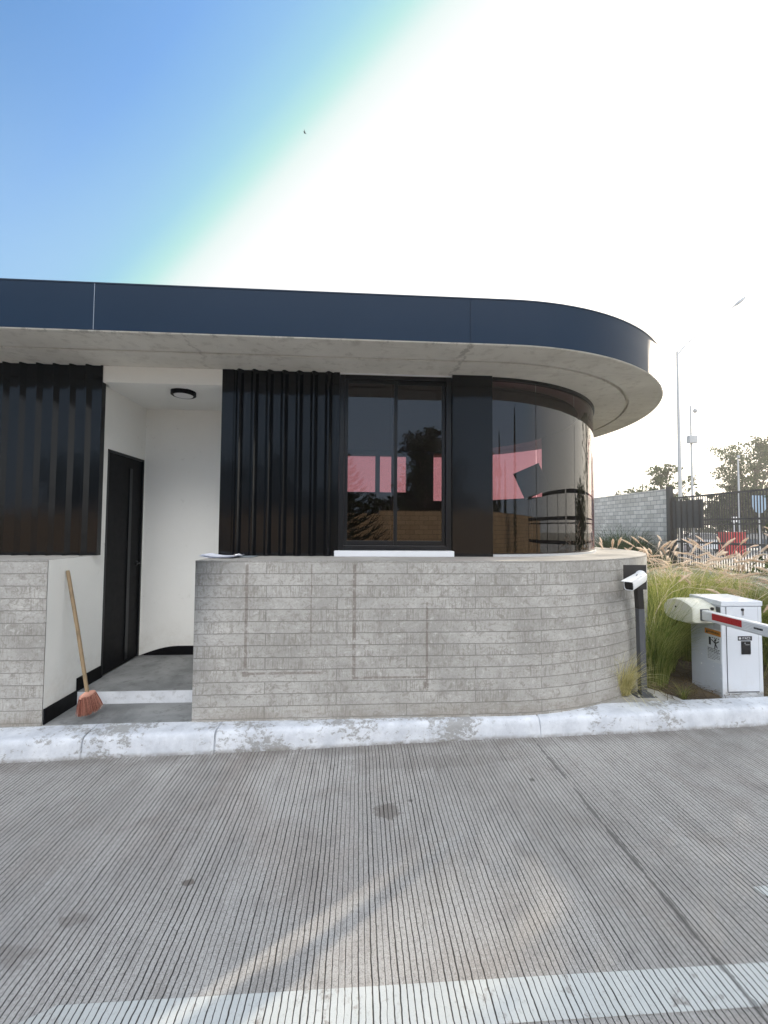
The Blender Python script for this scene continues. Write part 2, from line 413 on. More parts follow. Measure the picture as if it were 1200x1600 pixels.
# -- kerb: peeling white paint over grey concrete
def kerb_paint():
    t = NT('kerb_white_paint'); p = t.geo(); s_ = t.sep(p)
    base = t.mix(t.noise(p, 6, 6, 0.65), (0.20, 0.20, 0.195), (0.36, 0.355, 0.34))
    paint = t.mix(t.step(t.noise(p, 5, 7, 0.7), 0.3, 0.7), (0.47, 0.495, 0.535), (0.66, 0.685, 0.72))
    n = t.noise(t.mapping(p, (1.0, 1.0, 1.5)), 24, 10, 0.78, 0.3)
    big = t.noise(p, 2.3, 4, 0.6)
    k = t.math('ADD', n, t.math('MULTIPLY', t.math('SUBTRACT', big, 0.5), 0.75))
    zz = t.step(s_[2], 0.149, 0.154)                    # worn more on the flat top
    k = t.math('SUBTRACT', k, t.math('MULTIPLY', zz, 0.045))
    chip = t.step(k, 0.438, 0.40)
    thin = t.step(k, 0.50, 0.40)
    c = t.mix(t.math('MULTIPLY', thin, 0.35), paint, (0.46, 0.47, 0.48))
    c = t.mix(t.math('MULTIPLY', chip, 0.85), c, base)
    drip = t.math('MULTIPLY', t.step(t.noise(t.mapping(p, (26, 26, 1.2)), 1.0, 5, 0.7), 0.56, 0.70), t.step(s_[2], 0.15, 0.05))
    c = t.mix(t.math('MULTIPLY', drip, 0.35), c, (0.33, 0.32, 0.30))
    foot = t.math('MULTIPLY', t.step(s_[2], 0.035, 0.0), t.step(t.noise(p, 18, 5, 0.7), 0.25, 0.6))
    c = t.mix(t.math('MULTIPLY', foot, 0.7), c, (0.16, 0.14, 0.11))
    spot = t.step(t.noise(p, 55, 3, 0.6), 0.70, 0.76)
    c = t.mix(t.math('MULTIPLY', spot, 0.7), c, (0.12, 0.11, 0.10))
    h = t.math('ADD', t.math('MULTIPLY', chip, -0.5), t.math('MULTIPLY', t.noise(p, 40, 5, 0.7), 0.5))
    t.set(Base_Color=c, Roughness=0.62, Normal=t.bump(h, 0.45, 0.006))
    MAT['kerb_paint'] = t.m
kerb_paint()

# -- tined concrete roadway, with or without a coat of line paint
def road_mat(name, painted):
    t = NT(name); p = t.geo(); s_ = t.sep(p)
    wob = t.math('ADD', t.math('MULTIPLY', t.math('SUBTRACT', t.noise(t.mapping(p, (1, 1.2, 1)), 1.2, 2), 0.5), 0.022),
                 t.math('MULTIPLY', t.math('SUBTRACT', t.noise(p, 22, 3), 0.5), 0.0075))
    x = t.math('ADD', s_[0], wob)
    ph = t.math('FRACT', t.math('DIVIDE', x, 0.0245))
    d = t.math('ABSOLUTE', t.math('SUBTRACT', ph, 0.5))                 # 0 in the groove
    lane = t.math('FLOOR', t.math('DIVIDE', x, 0.0245))
    wn_ = t.n.new('ShaderNodeTexWhiteNoise'); wn_.noise_dimensions = '1D'; t.put(wn_.inputs['W'], lane)
    rv = wn_.outputs['Value']
    brk = t.noise(t.mapping(p, (40, 5, 1)), 1.0, 4, 0.7)
    wid = t.math('ADD', t.math('MULTIPLY', rv, 0.06), t.math('MULTIPLY', brk, 0.13))
    g = t.math('SUBTRACT', 1.0, t.math('DIVIDE', t.math('SUBTRACT', d, t.math('SUBTRACT', wid, 0.045)), 0.06, clamp=True), clamp=True)
    n1 = t.noise(p, 0.75, 6, 0.62, 0.6); n2 = t.noise(p, 6, 7, 0.68); n3 = t.noise(p, 70, 4, 0.75)
    c = t.mix(t.step(n1, 0.3, 0.7), (0.285, 0.272, 0.255), (0.455, 0.438, 0.412))
    c = t.mix(t.math('MULTIPLY', t.step(t.noise(p, 0.55, 4, 0.6, 1.0), 0.46, 0.64), 0.5), c, (0.27, 0.225, 0.19))
    c = t.mix(t.math('MULTIPLY', t.step(t.noise(p, 2.6, 6, 0.68, 0.8), 0.50, 0.66), 0.40), c, (0.25, 0.22, 0.195))
    c = t.mix(t.math('MULTIPLY', t.step(n2, 0.50, 0.72), 0.45), c, (0.19, 0.18, 0.17))
    c = t.mix(t.math('MULTIPLY', t.step(n2, 0.46, 0.28), 0.35), c, (0.52, 0.515, 0.50))
    n5 = t.noise(p, 190, 3, 0.8)
    c = t.mix(t.math('MULTIPLY', t.step(n3, 0.52, 0.66), 0.65), c, (0.16, 0.155, 0.14))
    c = t.mix(t.math('MULTIPLY', t.step(n5, 0.53, 0.67), 0.75), c, (0.12, 0.12, 0.11))
    c = t.mix(t.math('MULTIPLY', t.step(n5, 0.46, 0.32), 0.45), c, (0.70, 0.68, 0.65))
    c = t.mix(t.math('MULTIPLY', t.step(n3, 0.46, 0.30), 0.35), c, (0.60, 0.59, 0.57))
    lat = t.noise(t.mapping(p, (30, 2.2, 1)), 1.0, 5, 0.7)
    c = t.mix(t.math('MULTIPLY', t.step(lat, 0.52, 0.70), 0.35), c, (0.16, 0.145, 0.13))
    if painted:
        pk = t.math('ADD', t.noise(p, 11, 8, 0.72, 0.4), t.math('MULTIPLY', t.math('SUBTRACT', t.noise(p, 1.8, 3), 0.5), 0.5))
        paint = t.mix(t.noise(p, 5, 6, 0.65), (0.44, 0.46, 0.445), (0.62, 0.635, 0.615))
        c = t.mix(t.math('MULTIPLY', t.step(pk, 0.36, 0.44), 0.92), c, paint)
        c = t.mix(t.math('MULTIPLY', t.step(n3, 0.56, 0.70), 0.4), c, (0.30, 0.29, 0.27))
        left = t.step(t.math('ADD', s_[0], t.math('MULTIPLY', n2, 0.35)), -1.05, -0.55)     # worn off towards its end
        c = t.mix(t.math('MULTIPLY', t.math('SUBTRACT', 1.0, left), 0.55), c, (0.33, 0.32, 0.30))
    # drips of oil and old gum
    vs = t.n.new('ShaderNodeTexVoronoi'); t.put(vs.inputs['Vector'], p); vs.inputs['Scale'].default_value = 2.3
    vr = t.math('ADD', vs.outputs['Distance'], t.math('MULTIPLY', n3, 0.04))
    sel = t.step(t.sep(vs.outputs['Color'])[0], 0.62, 0.64)
    spot = t.math('MULTIPLY', t.step(vr, 0.075, 0.05), sel)
    c = t.mix(t.math('MULTIPLY', spot, 0.75), c, (0.05, 0.045, 0.042))
    # one larger oily patch in the middle of the lane and one at the left
    for (cx, cy, rx, ry, k) in ((0.18, 2.45, 0.085, 0.075, 0.6), (-1.33, 1.72, 0.12, 0.05, 0.35), (-1.18, 1.86, 0.06, 0.03, 0.4), (-1.45, 1.60, 0.07, 0.04, 0.4), (-0.78, 2.02, 0.03, 0.018, 0.8), (0.45, 2.95, 0.7, 0.10, 0.25)):
        dx = t.math('DIVIDE', t.math('SUBTRACT', s_[0], cx), rx); dy = t.math('DIVIDE', t.math('SUBTRACT', s_[1], cy), ry)
        rr = t.math('ADD', t.math('SQRT', t.math('ADD', t.math('MULTIPLY', dx, dx), t.math('MULTIPLY', dy, dy))), t.math('MULTIPLY', t.math('SUBTRACT', t.noise(p, 16, 6, 0.75), 0.5), 3.0))
        c = t.mix(t.math('MULTIPLY', t.step(rr, 1.05, 0.75), k), c, (0.115, 0.095, 0.08))
    # grooves hold dirt
    c = t.mix(t.math('MULTIPLY', g, 0.96), c, (0.014, 0.012, 0.010))
    # sawn joints across the lane
    jx = t.math('ADD', s_[0], t.math('MULTIPLY', t.math('SUBTRACT', t.noise(p, 2.0, 4), 0.5), 0.03))
    jf = t.math('ABSOLUTE', t.math('SUBTRACT', t.math('FRACT', t.math('ADD', t.math('DIVIDE', t.math('SUBTRACT', jx, 1.385), 4.4), 0.5)), 0.5))
    jf = t.math('MULTIPLY', jf, 4.4)
    jw = t.math('MULTIPLY', t.math('MAXIMUM', t.math('SUBTRACT', t.noise(p, 7, 6, 0.7), 0.38), 0.0), 0.075)
    jm = t.math('LESS_THAN', jf, jw)
    c = t.mix(t.math('MULTIPLY', jm, 0.60), c, (0.05, 0.047, 0.044))
    edge = t.step(t.math('SUBTRACT', s_[1], t.math('MULTIPLY', s_[0], 0.0454)), 2.99, 3.16)
    c = t.mix(t.math('MULTIPLY', t.math('MULTIPLY', edge, t.step(n2, 0.25, 0.6)), 0.55), c, (0.13, 0.115, 0.10))
    h = t.math('ADD', t.math('MULTIPLY', g, -1.0), t.math('ADD', t.math('MULTIPLY', n3, 0.35), t.math('MULTIPLY', n2, 0.25)))
    t.set(Base_Color=c, Roughness=t.math('SUBTRACT', 0.88, t.math('MULTIPLY', n2, 0.2)), Normal=t.bump(h, 0.6, 0.005))
    MAT[name] = t.m
road_mat('road_concrete', False); road_mat('road_paint', True)

# -- block masonry (grey blockwork on the right; ochre blocks across the street)
def blockwork(name, c1, c2, mortar, axis):
    t = NT(name); s_ = t.sep(t.geo())
    v = t.comb(s_[axis], s_[2], 0.0)
    bt = t.n.new('ShaderNodeTexBrick'); t.put(bt.inputs['Vector'], v); bt.offset = 0.5
    bt.inputs['Scale'].default_value = 1.0; bt.inputs['Brick Width'].default_value = 0.4; bt.inputs['Row Height'].default_value = 0.2
    bt.inputs['Mortar Size'].default_value = 0.012; bt.inputs['Mortar Smooth'].default_value = 0.2
    bt.inputs['Color1'].default_value = (*c1, 1); bt.inputs['Color2'].default_value = (*c2, 1); bt.inputs['Mortar'].default_value = (*mortar, 1)
    p = t.geo(); c = bt.outputs['Color']
    c = t.mix(t.math('MULTIPLY', t.step(t.noise(p, 2.1, 6, 0.7), 0.45, 0.7), 0.35), c, tuple(x * 0.55 for x in c1))
    c = t.mix(t.math('MULTIPLY', t.step(t.noise(p, 30, 4, 0.7), 0.5, 0.7), 0.3), c, tuple(x * 0.5 for x in c1))
    t.set(Base_Color=c, Roughness=0.9, Normal=t.bump(t.math('SUBTRACT', t.math('MULTIPLY', t.noise(p, 30, 4), 0.3), bt.outputs['Fac']), 0.6, 0.012))
    MAT[name] = t.m
blockwork('grey_blocks', (0.52, 0.475, 0.41), (0.76, 0.70, 0.62), (0.23, 0.21, 0.185), 1)
blockwork('ochre_blocks', (0.42, 0.29, 0.175), (0.56, 0.40, 0.25), (0.20, 0.13, 0.08), 0)

# -- fascia: dark blue-grey coated panel, slight oil-canning
def fascia_mat():
    t = NT('fascia_panel'); p = t.geo()
    c = t.mix(t.noise(p, 1.1, 3), (0.0085, 0.0215, 0.044), (0.0125, 0.029, 0.057))
    t.set(Base_Color=c, Roughness=t.math('ADD', 0.26, t.math('MULTIPLY', t.noise(p, 5, 4), 0.12)), Normal=t.bump(t.noise(t.mapping(p, (1, 1, 2)), 1.2, 2), 0.06, 0.05))
    t.b.inputs['Specular IOR Level'].default_value = 0.10
    MAT['fascia'] = t.m
fascia_mat()

# -- glossy black sheet: gentle dents, dust near the foot
def black_sheet():
    t = NT('black_sheet'); p = t.geo(); z = t.sep(p)[2]
    dust = t.math('MULTIPLY', t.step(z, 1.9, 1.35), t.noise(t.mapping(p, (30, 30, 3)), 1.0, 5, 0.7))
    c = t.mix(t.math('MULTIPLY', dust, 0.08), (0.004, 0.005, 0.0065), (0.028, 0.024, 0.020))
    t.set(Base_Color=c, Roughness=t.math('ADD', 0.05, t.math('MULTIPLY', t.noise(p, 4, 5, 0.6), 0.13)), Normal=t.bump(t.noise(t.mapping(p, (2, 2, 1.0)), 1.6, 3), 0.10, 0.03))
    t.b.inputs['Specular IOR Level'].default_value = 0.32
    MAT['black_sheet'] = t.m
black_sheet()

# -- tinted glazing: mirror-like coat over a rose/smoke tint
def glazing(name, tint, f0, wave=0.0):
    t = NT(name); t.n.remove(t.b)
    tr = t.n.new('ShaderNodeBsdfTransparent'); tr.inputs[0].default_value = (*tint, 1)
    gl = t.n.new('ShaderNodeBsdfGlossy'); gl.inputs['Roughness'].default_value = 0.0
    gl.inputs['Color'].default_value = (1, 1, 1, 1)
    ge = t.n.new('ShaderNodeNewGeometry'); dp_ = t.n.new('ShaderNodeVectorMath'); dp_.operation = 'DOT_PRODUCT'
    t.l.new(ge.outputs['Incoming'], dp_.inputs[0]); t.l.new(ge.outputs['Normal'], dp_.inputs[1])
    fres = t.math('ADD', f0, t.math('MULTIPLY', 1 - f0, t.math('POWER', t.math('SUBTRACT', 1.0, t.math('ABSOLUTE', dp_.outputs['Value'])), 5.0)), clamp=True)
    if wave:
        nb = t.bump(t.noise(t.mapping(t.geo(), (1.1, 1.1, 0.8)), 1.6, 2), wave, 0.02)
        t.l.new(nb, gl.inputs['Normal'])
    mx = t.n.new('ShaderNodeMixShader')
    t.l.new(fres, mx.inputs[0]); t.l.new(tr.outputs[0], mx.inputs[1]); t.l.new(gl.outputs[0], mx.inputs[2])
    t.l.new(mx.outputs[0], t.out.inputs[0])
    MAT[name] = t.m
glazing('front_glass', (0.40, 0.26, 0.285), 0.07, 0.012)
glazing('curved_glass', (0.40, 0.265, 0.29), 0.075, 0.05)
glazing('rear_glass', (0.50, 0.325, 0.365), 0.05)

# -- foliage
def leaf_mat(name, lo, hi, trans=0.35, sc_=0.6, glow=1.0):
    t = NT(name); t.n.remove(t.b); p = t.geo()
    oi = t.n.new('ShaderNodeObjectInfo').outputs['Random']
    isl = t.n.new('ShaderNodeNewGeometry').outputs['Random Per Island']
    f = t.math('ADD', t.math('MULTIPLY', t.noise(p, sc_, 4, 0.7), 0.50), t.math('ADD', t.math('MULTIPLY', oi, 0.12), t.math('MULTIPLY', isl, 0.40)))
    c = t.mix(t.step(f, 0.3, 0.72), lo, hi)
    df = t.n.new('ShaderNodeBsdfDiffuse'); t.l.new(c, df.inputs[0])
    tl = t.n.new('ShaderNodeBsdfTranslucent'); t.l.new(t.mix(1.0, c, tuple(glow for _ in range(3)), 'MULTIPLY'), tl.inputs[0])
    mx = t.n.new('ShaderNodeMixShader'); mx.inputs[0].default_value = trans
    t.l.new(df.outputs[0], mx.inputs[1]); t.l.new(tl.outputs[0], mx.inputs[2])
    t.l.new(mx.outputs[0], t.out.inputs[0]); MAT[name] = t.m
leaf_mat('tree_leaf', (0.035, 0.055, 0.022), (0.10, 0.125, 0.055), 0.3)
leaf_mat('dark_leaf', (0.015, 0.024, 0.012), (0.05, 0.065, 0.03), 0.25)
leaf_mat('grass_green', (0.10, 0.15, 0.03), (0.40, 0.40, 0.14), 0.6, 6, 1.5)
leaf_mat('grass_dark', (0.03, 0.06, 0.02), (0.09, 0.14, 0.05), 0.35, 5)
leaf_mat('grass_straw', (0.34, 0.31, 0.12), (0.72, 0.66, 0.36), 0.45, 9, 1.2)
leaf_mat('thatch', (0.085, 0.062, 0.038), (0.22, 0.17, 0.10), 0.2, 9)
leaf_mat('plume', (0.88, 0.74, 0.61), (0.97, 0.88, 0.77), 0.6, 9, 1.0)
leaf_mat('bristle', (0.34, 0.135, 0.10), (0.82, 0.44, 0.33), 0.25, 90)
def wood_handle():
    t = NT('wood_handle'); p = t.obj()
    n = t.noise(t.mapping(p, (60, 60, 4)), 1.0, 5, 0.7)
    c = t.mix(n, (0.17, 0.115, 0.06), (0.36, 0.26, 0.15))
    c = t.mix(t.math('MULTIPLY', t.step(t.noise(p, 7, 4), 0.5, 0.65), 0.5), c, (0.10, 0.07, 0.045))
    t.set(Base_Color=c, Roughness=0.6); MAT['wood_handle'] = t.m
wood_handle()

# ================================================================== SETTING
UC, VC = 1.178, 5.6825
R_ROOF, R_GROOVE, R_PAR, R_GLASS = 2.5675, 2.235, 2.397, 1.8885
V_PAR, V_WALL, V_BACK = VC - R_PAR, VC - R_GLASS, 4.64
Z_S, Z_T, Z_P, Z_G = 3.10, 3.47, 1.389, 0.15
U_L, U_RW, U_RP = -2.36, -1.262, -1.262        # left wall of recess, panel edge, parapet end
U_END = -11.0
def kv(u): return 3.173 + 0.0454 * u           # foot of the kerb

# ground, roadway, painted line
m = MB(); m.quad((-198, -198, -0.01), (198, -198, -0.01), (198, 198, -0.01), (-198, 198, -0.01)); m.build('ground', MAT['dry_ground'], kind='structure')
m = MB(); m.add([(-40, -8.6, 0), (12.9, -8.6, 0), (12.9, kv(12.9) + 0.06, 0), (-40, kv(-40) + 0.06, 0)], [(0, 1, 2, 3)]); m.build('road', MAT['road_concrete'], kind='structure')
m = MB(); m.quad((-1.30, 1.403, 0.004), (12.5, 1.403, 0.004), (12.5, 1.539, 0.004), (-1.02, 1.539, 0.004)); m.build('road_marking', MAT['road_paint'], kind='structure')
m = MB(); m.add([(9.3, kv(9.3) + 0.2, 0.02), (12.9, kv(12.9) - .2, 0.02), (12.9, 60, 0.02), (4.4, 60, 0.02), (4.4, 9.6, .02), (9.3, 9.6, .02)], [(0, 1, 2, 3, 4, 5)]); m.build('pavement', MAT['pavement_concrete'], kind='structure')
m = MB(); m.quad((14.0, -30, 0.01), (46, -30, 0.01), (46, 80, 0.01), (14.0, 80, 0.01)); m.build('street', MAT['pavement_concrete'], kind='structure')

m = MB(); m.quad((1.835, 1.855, 0.004), (1.85, 1.80, 0.004), (2.30, 1.80, 0.004), (2.30, 1.88, 0.004)); m.build('road_marking', MAT['road_paint'], kind='structure')
# kerb: swept section with small gaps at the joints and hand-trowelled unevenness
def kerb():
    prof = [(0.000, 0.0), (0.004, 0.05), (0.010, 0.100), (0.016, 0.128), (0.028, 0.144), (0.052, 0.1505), (0.13, 0.1535), (0.205, 0.1545), (0.205, 0.0)]
    us = []; u = U_END
    joints = [-7.6, -5.1, -3.35, -1.952, -1.039, 1.452, 3.9, 6.1, 8.2]
    while u < 9.3: us.append((u, 0)); u += 0.02
    for j in joints: us += [(j - .007, 0), (j - .004, 1), (j + .004, 1), (j + .007, 0)]
    us.sort()
    mb = MB(); n = len(prof); vs = []; fs = []
    r_ = random.Random(3)
    for i, (u, g) in enumerate(us):
        jx = 0.006 * sin(u * 2.3) + 0.003 * sin(u * 7.1 + 1)
        for k, (t_, z) in enumerate(prof):
            e = r_.uniform(-1, 1) * (0.0022 if 0 < k < n - 2 else 0)
            dz = 0.004 * sin(u * 1.3 + 2) if z > 0.08 and t_ < 0.1 else 0
            if g and 0 < k < n - 2: zz = z * 0.93; tt = t_ + 0.012
            else: zz, tt = z, t_
            vs.append((u, kv(u) + tt + (jx if z < 0.149 else jx * .3) + e, max(0, zz + (dz if z > 0.02 else 0) + e * .6)))
        if i:
            for k in range(n - 1): fs.append(((i - 1) * n + k, i * n + k, i * n + k + 1, (i - 1) * n + k + 1))
    mb.add(vs, fs)
    return smooth_angle(mb.build('kerb', MAT['kerb_paint'], kind='structure'), 60)
kerb()

# concrete apron behind the kerb, planting bed beyond it
m = MB(); poly = [(U_END, kv(U_END) + .206), (2.88, kv(2.88) + .206), (2.86, 3.60), (2.62, 4.05), (2.62, 5.2), (1.5, 5.2), (-2.3, 3.66), (U_END, 3.66)]
m.add([(x, y, 0.150) for x, y in poly], [tuple(range(len(poly)))]); m.build('apron', MAT['apron_concrete'], kind='structure')
def bed():
    r_ = random.Random(11); nx, ny = 60, 50; x0, x1, y0, y1 = 2.5, 9.3, 3.3, 9.6; mb = MB(); vs = []; fs = []
    for j in range(ny + 1):
        for i in range(nx + 1):
            x = x0 + (x1 - x0) * i / nx; y = y0 + (y1 - y0) * j / ny; y = max(y, kv(x) + .204)
            vs.append((x, y, 0.118 + 0.02 * sin(x * 3.1) * sin(y * 2.7) + r_.uniform(-.012, .012)))
    for j in range(ny):
        for i in range(nx): a = j * (nx + 1) + i; fs.append((a, a + 1, a + nx + 2, a + nx + 1))
    return mb.add(vs, fs).build('planting_bed', MAT['soil'], kind='structure', smooth=True)
bed()

# ================================================================== THE BOOTH
booth = empty('guard_booth', (-1.0, 4.6, 0.0), 'low concrete and black metal guard booth with round end, dark flat roof and tinted glass', 'building')

def path(r, n=72, u0=U_END, back=True):
    """line along the front at distance r from the axis, then round the end and back"""
    p = [(u0 + (UC - u0) * i / 24, VC - r) for i in range(24)]
    p += [(UC + r * sin(pi * i / n), VC - r * cos(pi * i / n)) for i in range(n + 1)]
    if back: p += [(UC + (u0 - UC) * i / 6, VC + r) for i in range(1, 7)]
    return p

# --- board-marked parapet walls
def board_strip(mb, pts, z0, z1, s0):
    s = s0
    for a, b in zip(pts, pts[1:]):
        L = sqrt((b[0] - a[0]) ** 2 + (b[1] - a[1]) ** 2)
        # uv in metres; rows counted from the top edge
        mb.quad((*a, z0), (*b, z0), (*b, z1), (*a, z1), [(s, z0), (s + L, z0), (s + L, z1), (s, z1)])
        s += L
pp = [p for p in path(R_PAR, 90) if p[0] > U_RP + .001 or p[1] > VC]
pp = [(U_RP - .006, V_PAR)] + pp[:len(pp) - 6] + [(2.0 - .4, VC + R_PAR)]
par = MB(); board_strip(par, pp, Z_G - .12, Z_P, U_RP)
par.quad((U_RP, V_WALL, Z_G - .1), (U_RP - .006, V_PAR, Z_G - .1), (U_RP - .006, V_PAR, Z_P), (U_RP, V_WALL, Z_P), [(0, 0), (.5, 0), (.5, 1.24), (0, 1.24)])
po = par.build('parapet_wall', MAT['boards'], booth, recalc=False, weld=True)
smooth_angle(po, 30)
# top of that parapet
led = MB(); outer = [(U_RP + .0, V_PAR + .004)] + [p for p in path(R_PAR - .004, 90, back=False) if p[0] > U_RP + .02 ]
inner = [(p[0], p[1]) for p in [(U_RP, V_WALL - .005)] + [q for q in path(R_GLASS - .03, 90, back=False) if q[0] > U_RP + .02]]
for i in range(len(outer) - 1): led.quad((*outer[i], Z_P), (*outer[i + 1], Z_P), (*inner[i + 1], Z_P + .002), (*inner[i], Z_P + .002))
led.build('ledge', MAT['ledge_concrete'], booth, weld=True)
lp = MB(); board_strip(lp, [(U_END, V_PAR), (U_L - .004, V_PAR)], Z_G - .12, Z_P, U_END + .37)
lp.build('parapet_wall', MAT['boards'], booth, recalc=False)
ll = MB(); ll.quad((U_END, V_PAR + .003, Z_P), (U_L, V_PAR + .003, Z_P), (U_L, V_WALL, Z_P + .002), (U_END, V_WALL, Z_P + .002)); ll.build('ledge', MAT['ledge_concrete'], booth)

# --- plastered entrance recess
pl = MB()
pl.quad((U_L, V_PAR, Z_G - .05), (U_L, V_WALL + .01, Z_G - .05), (U_L, V_WALL + .01, Z_P - .0), (U_L, V_PAR, Z_P - .0))
pl.quad((U_L, V_WALL + .01, Z_G), (U_L, 3.972, Z_G), (U_L, 3.972, 2.952), (U_L, V_WALL + .01, 2.952))
pl.quad((U_L, 3.972, 2.380), (U_L, 4.622, 2.380), (U_L, 4.622, 2.952), (U_L, 3.972, 2.952))
pl.quad((U_L, 4.622, Z_G), (U_L, V_BACK, Z_G), (U_L, V_BACK, 2.952), (U_L, 4.622, 2.952))
pl.quad((U_L, V_BACK, Z_G), (-1.12, V_BACK, Z_G), (-1.12, V_BACK, 2.952), (U_L, V_BACK, 2.952))
pl.quad((-1.12, V_BACK, Z_G), (-1.12, V_WALL + .05, Z_G), (-1.12, V_WALL + .05, 2.952), (-1.12, V_BACK, 2.952))
pl.build('plaster_wall', MAT['white_plaster'], booth, recalc=False)
ce = MB(); ce.bb(U_L - .0, -1.1, V_WALL + .12, V_BACK + .01, 2.952, 3.05); ce.build('porch_ceiling', MAT['white_plaster'], booth)
li = MB(); li.bb(-2.3155, U_RW - .001, V_WALL - .004, V_WALL + .119, 2.949, 3.098); li.build('lintel', MAT['white_plaster'], booth)
# inner side of the wall behind the right hand panel
fl = MB(); fl.bb(U_L, -1.12, 3.655, V_BACK, 0.10, 0.262); fl.build('porch_floor', MAT['floor_concrete'], booth)
rs = MB(); rs.bb(U_L + .002, -1.2, 3.648, 3.654, 0.15, 0.256); rs.build('step_riser', MAT['step_paint'], booth)
lf = MB(); lf.bb(U_L + .001, U_RP - .007, kv(-2.3) + .206 + .02, 3.647, 0.10, 0.156); lf.build('landing', MAT['floor_concrete'], booth)
sk = MB(); sk.bb(U_L + .001, U_L + .012, V_PAR + .002, 3.646, .157, .272)
sk.build('skirting', MAT['black_paint'], booth)
sk = MB(); sk.bb(U_L + .001, U_L + .012, 3.646, 3.968, .264, .372); sk.build('skirting', MAT['black_paint'], booth)
# low black kick board on the back wall, its left end cut in a curve
kb = MB(); cpts = [(-2.345, .264)] + [(-2.345 + .40 * i / 8, .264 + .094 * sin(pi / 2 * i / 8)) for i in range(1, 9)] + [(-1.13, .358), (-1.13, .264)]
n_ = len(cpts); kb.add([(x, V_BACK - .012, z) for x, z in cpts] + [(x, V_BACK - .001, z) for x, z in cpts], [tuple(range(n_)), tuple(range(n_, 2 * n_))[::-1]] + [(i, (i + 1) % n_, n_ + (i + 1) % n_, n_ + i) for i in range(n_)])
kb.build('skirting', MAT['black_paint'], booth)

# --- door in the left wall of the recess
dr = MB(); dr.bb(U_L - .05, U_L - .012, 3.995, 4.60, .266, 2.355); door = dr.build('door', MAT['black_paint'], booth)
df_ = MB()
df_.bb(U_L - .06, U_L + .004, 3.9725, 3.995, .263, 2.378); df_.bb(U_L - .06, U_L + .004, 4.60, 4.6215, .263, 2.378); df_.bb(U_L - .06, U_L + .003, 3.995, 4.60, 2.356, 2.378)
df_.build('door_frame', MAT['black_frame'], booth)
dp = MB(); dp.bb(U_L - .012, U_L - .002, 4.36, 4.41, .30, 2.25); dp.build('pull_bar', MAT['black_frame'], door)
hb = MB(); hb.lathe([(.0, 0), (.026, 0), (.026, .006), (.010, .010), (.010, .045), (.0, .046)], (U_L - .012, 4.545, 1.26), 14, 'X'); hb.tube([(U_L + .028, 4.545, 1.26), (U_L + .03, 4.47, 1.258)], .008, 8)
hb.build('handle', MAT['black_frame'], door)

# --- black ribbed panels
def ribbed(name, u0, u1, z0, z1, left_flat, right_flat, pitch=0.141, ret=0.05):
    prof = [(u0, 0.045), (u0, -0.010), (u0 + left_flat - .012, -0.010), (u0 + left_flat - .010, 0.0)]
    u = u0 + left_flat
    while u + .08 < u1 - right_flat:
        prof += [(u + .004, .000), (u + .030, -.034), (u + .045, -.034), (u + .074, .000)]
        u += pitch
    prof += [(u1 - right_flat, .000), (u1 - right_flat + .003, -.012), (u1, -.012), (u1, .045)]
    mb = MB(); zs = [z0 + (z1 - z0) * i / 10 for i in range(11)]; n = len(prof); vs = []; fs = []
    for i, z in enumerate(zs):
        for (a, b) in prof: vs.append((a, V_WALL + b + .0015 * sin(a * 9 + z * 2.2), z))
        if i:
            for k in range(n - 1): fs.append(((i - 1) * n + k, (i - 1) * n + k + 1, i * n + k + 1, i * n + k))
    mb.add(vs, fs); return mb.build(name, MAT['black_sheet'], booth, recalc=False)
ribbed('ribbed_panel', U_RW, -0.190, Z_P + .004, Z_S + .005, 0.118, 0.055, 0.1355)
ribbed('ribbed_panel', -2.316 - 0.141 * 40 - .085, -2.316, Z_P + .004, Z_S + .005, 0.06, 0.022)

# --- the flat window with its frame, panes and painted sill
wroot = MB()
W0, W1, WM0, WM1, WZ0, WZ1 = -0.1885, 0.862, 0.298, 0.352, Z_P + .062, Z_S - .018
def fr(mb, a0, a1, z0, z1, y0, y1): mb.bb(a0, a1, y0, y1, z0, z1)
yf0, yf1 = V_WALL - .012, V_WALL + .055
fr(wroot, W0, W0 + .045, WZ0, WZ1, yf0, yf1); fr(wroot, W1 - .05, W1, WZ0, WZ1, yf0, yf1)
fr(wroot, W0 + .045, W1 - .05, WZ1 - .04, WZ1, yf0, yf1); fr(wroot, W0 + .045, W1 - .05, WZ0, WZ0 + .038, yf0, yf1)
win = wroot.build('window', MAT['black_frame'], booth, bevel=.003)
sash = MB()
def sashf(mb, a0, a1, y0, y1, t_=.032):
    z0, z1 = WZ0 + .039, WZ1 - .041
    mb.bb(a0, a0 + t_, y0, y1, z0, z1); mb.bb(a1 - t_, a1, y0, y1, z0, z1); mb.bb(a0 + t_, a1 - t_, y0, y1, z0, z0 + t_ + .012); mb.bb(a0 + t_, a1 - t_, y0, y1, z1 - t_, z1)
sashf(sash, W0 + .046, WM1, V_WALL + .0, V_WALL + .022); sash.build('sash', MAT['black_frame'], win, bevel=.002)
sash = MB(); sashf(sash, WM0, W1 - .051, V_WALL + .026, V_WALL + .048); sash.build('sash', MAT['black_frame'], win, bevel=.002)
g = MB(); g.quad((W0 + .07, V_WALL + .011, WZ0 + .06), (WM1 - .02, V_WALL + .011, WZ0 + .06), (WM1 - .02, V_WALL + .011, WZ1 - .06), (W0 + .07, V_WALL + .011, WZ1 - .06)); g.build('pane', MAT['front_glass'], win)
g = MB(); g.quad((WM0 + .02, V_WALL + .037, WZ0 + .06), (W1 - .075, V_WALL + .037, WZ0 + .06), (W1 - .075, V_WALL + .037, WZ1 - .06), (WM0 + .02, V_WALL + .037, WZ1 - .06)); g.build('pane', MAT['front_glass'], win)
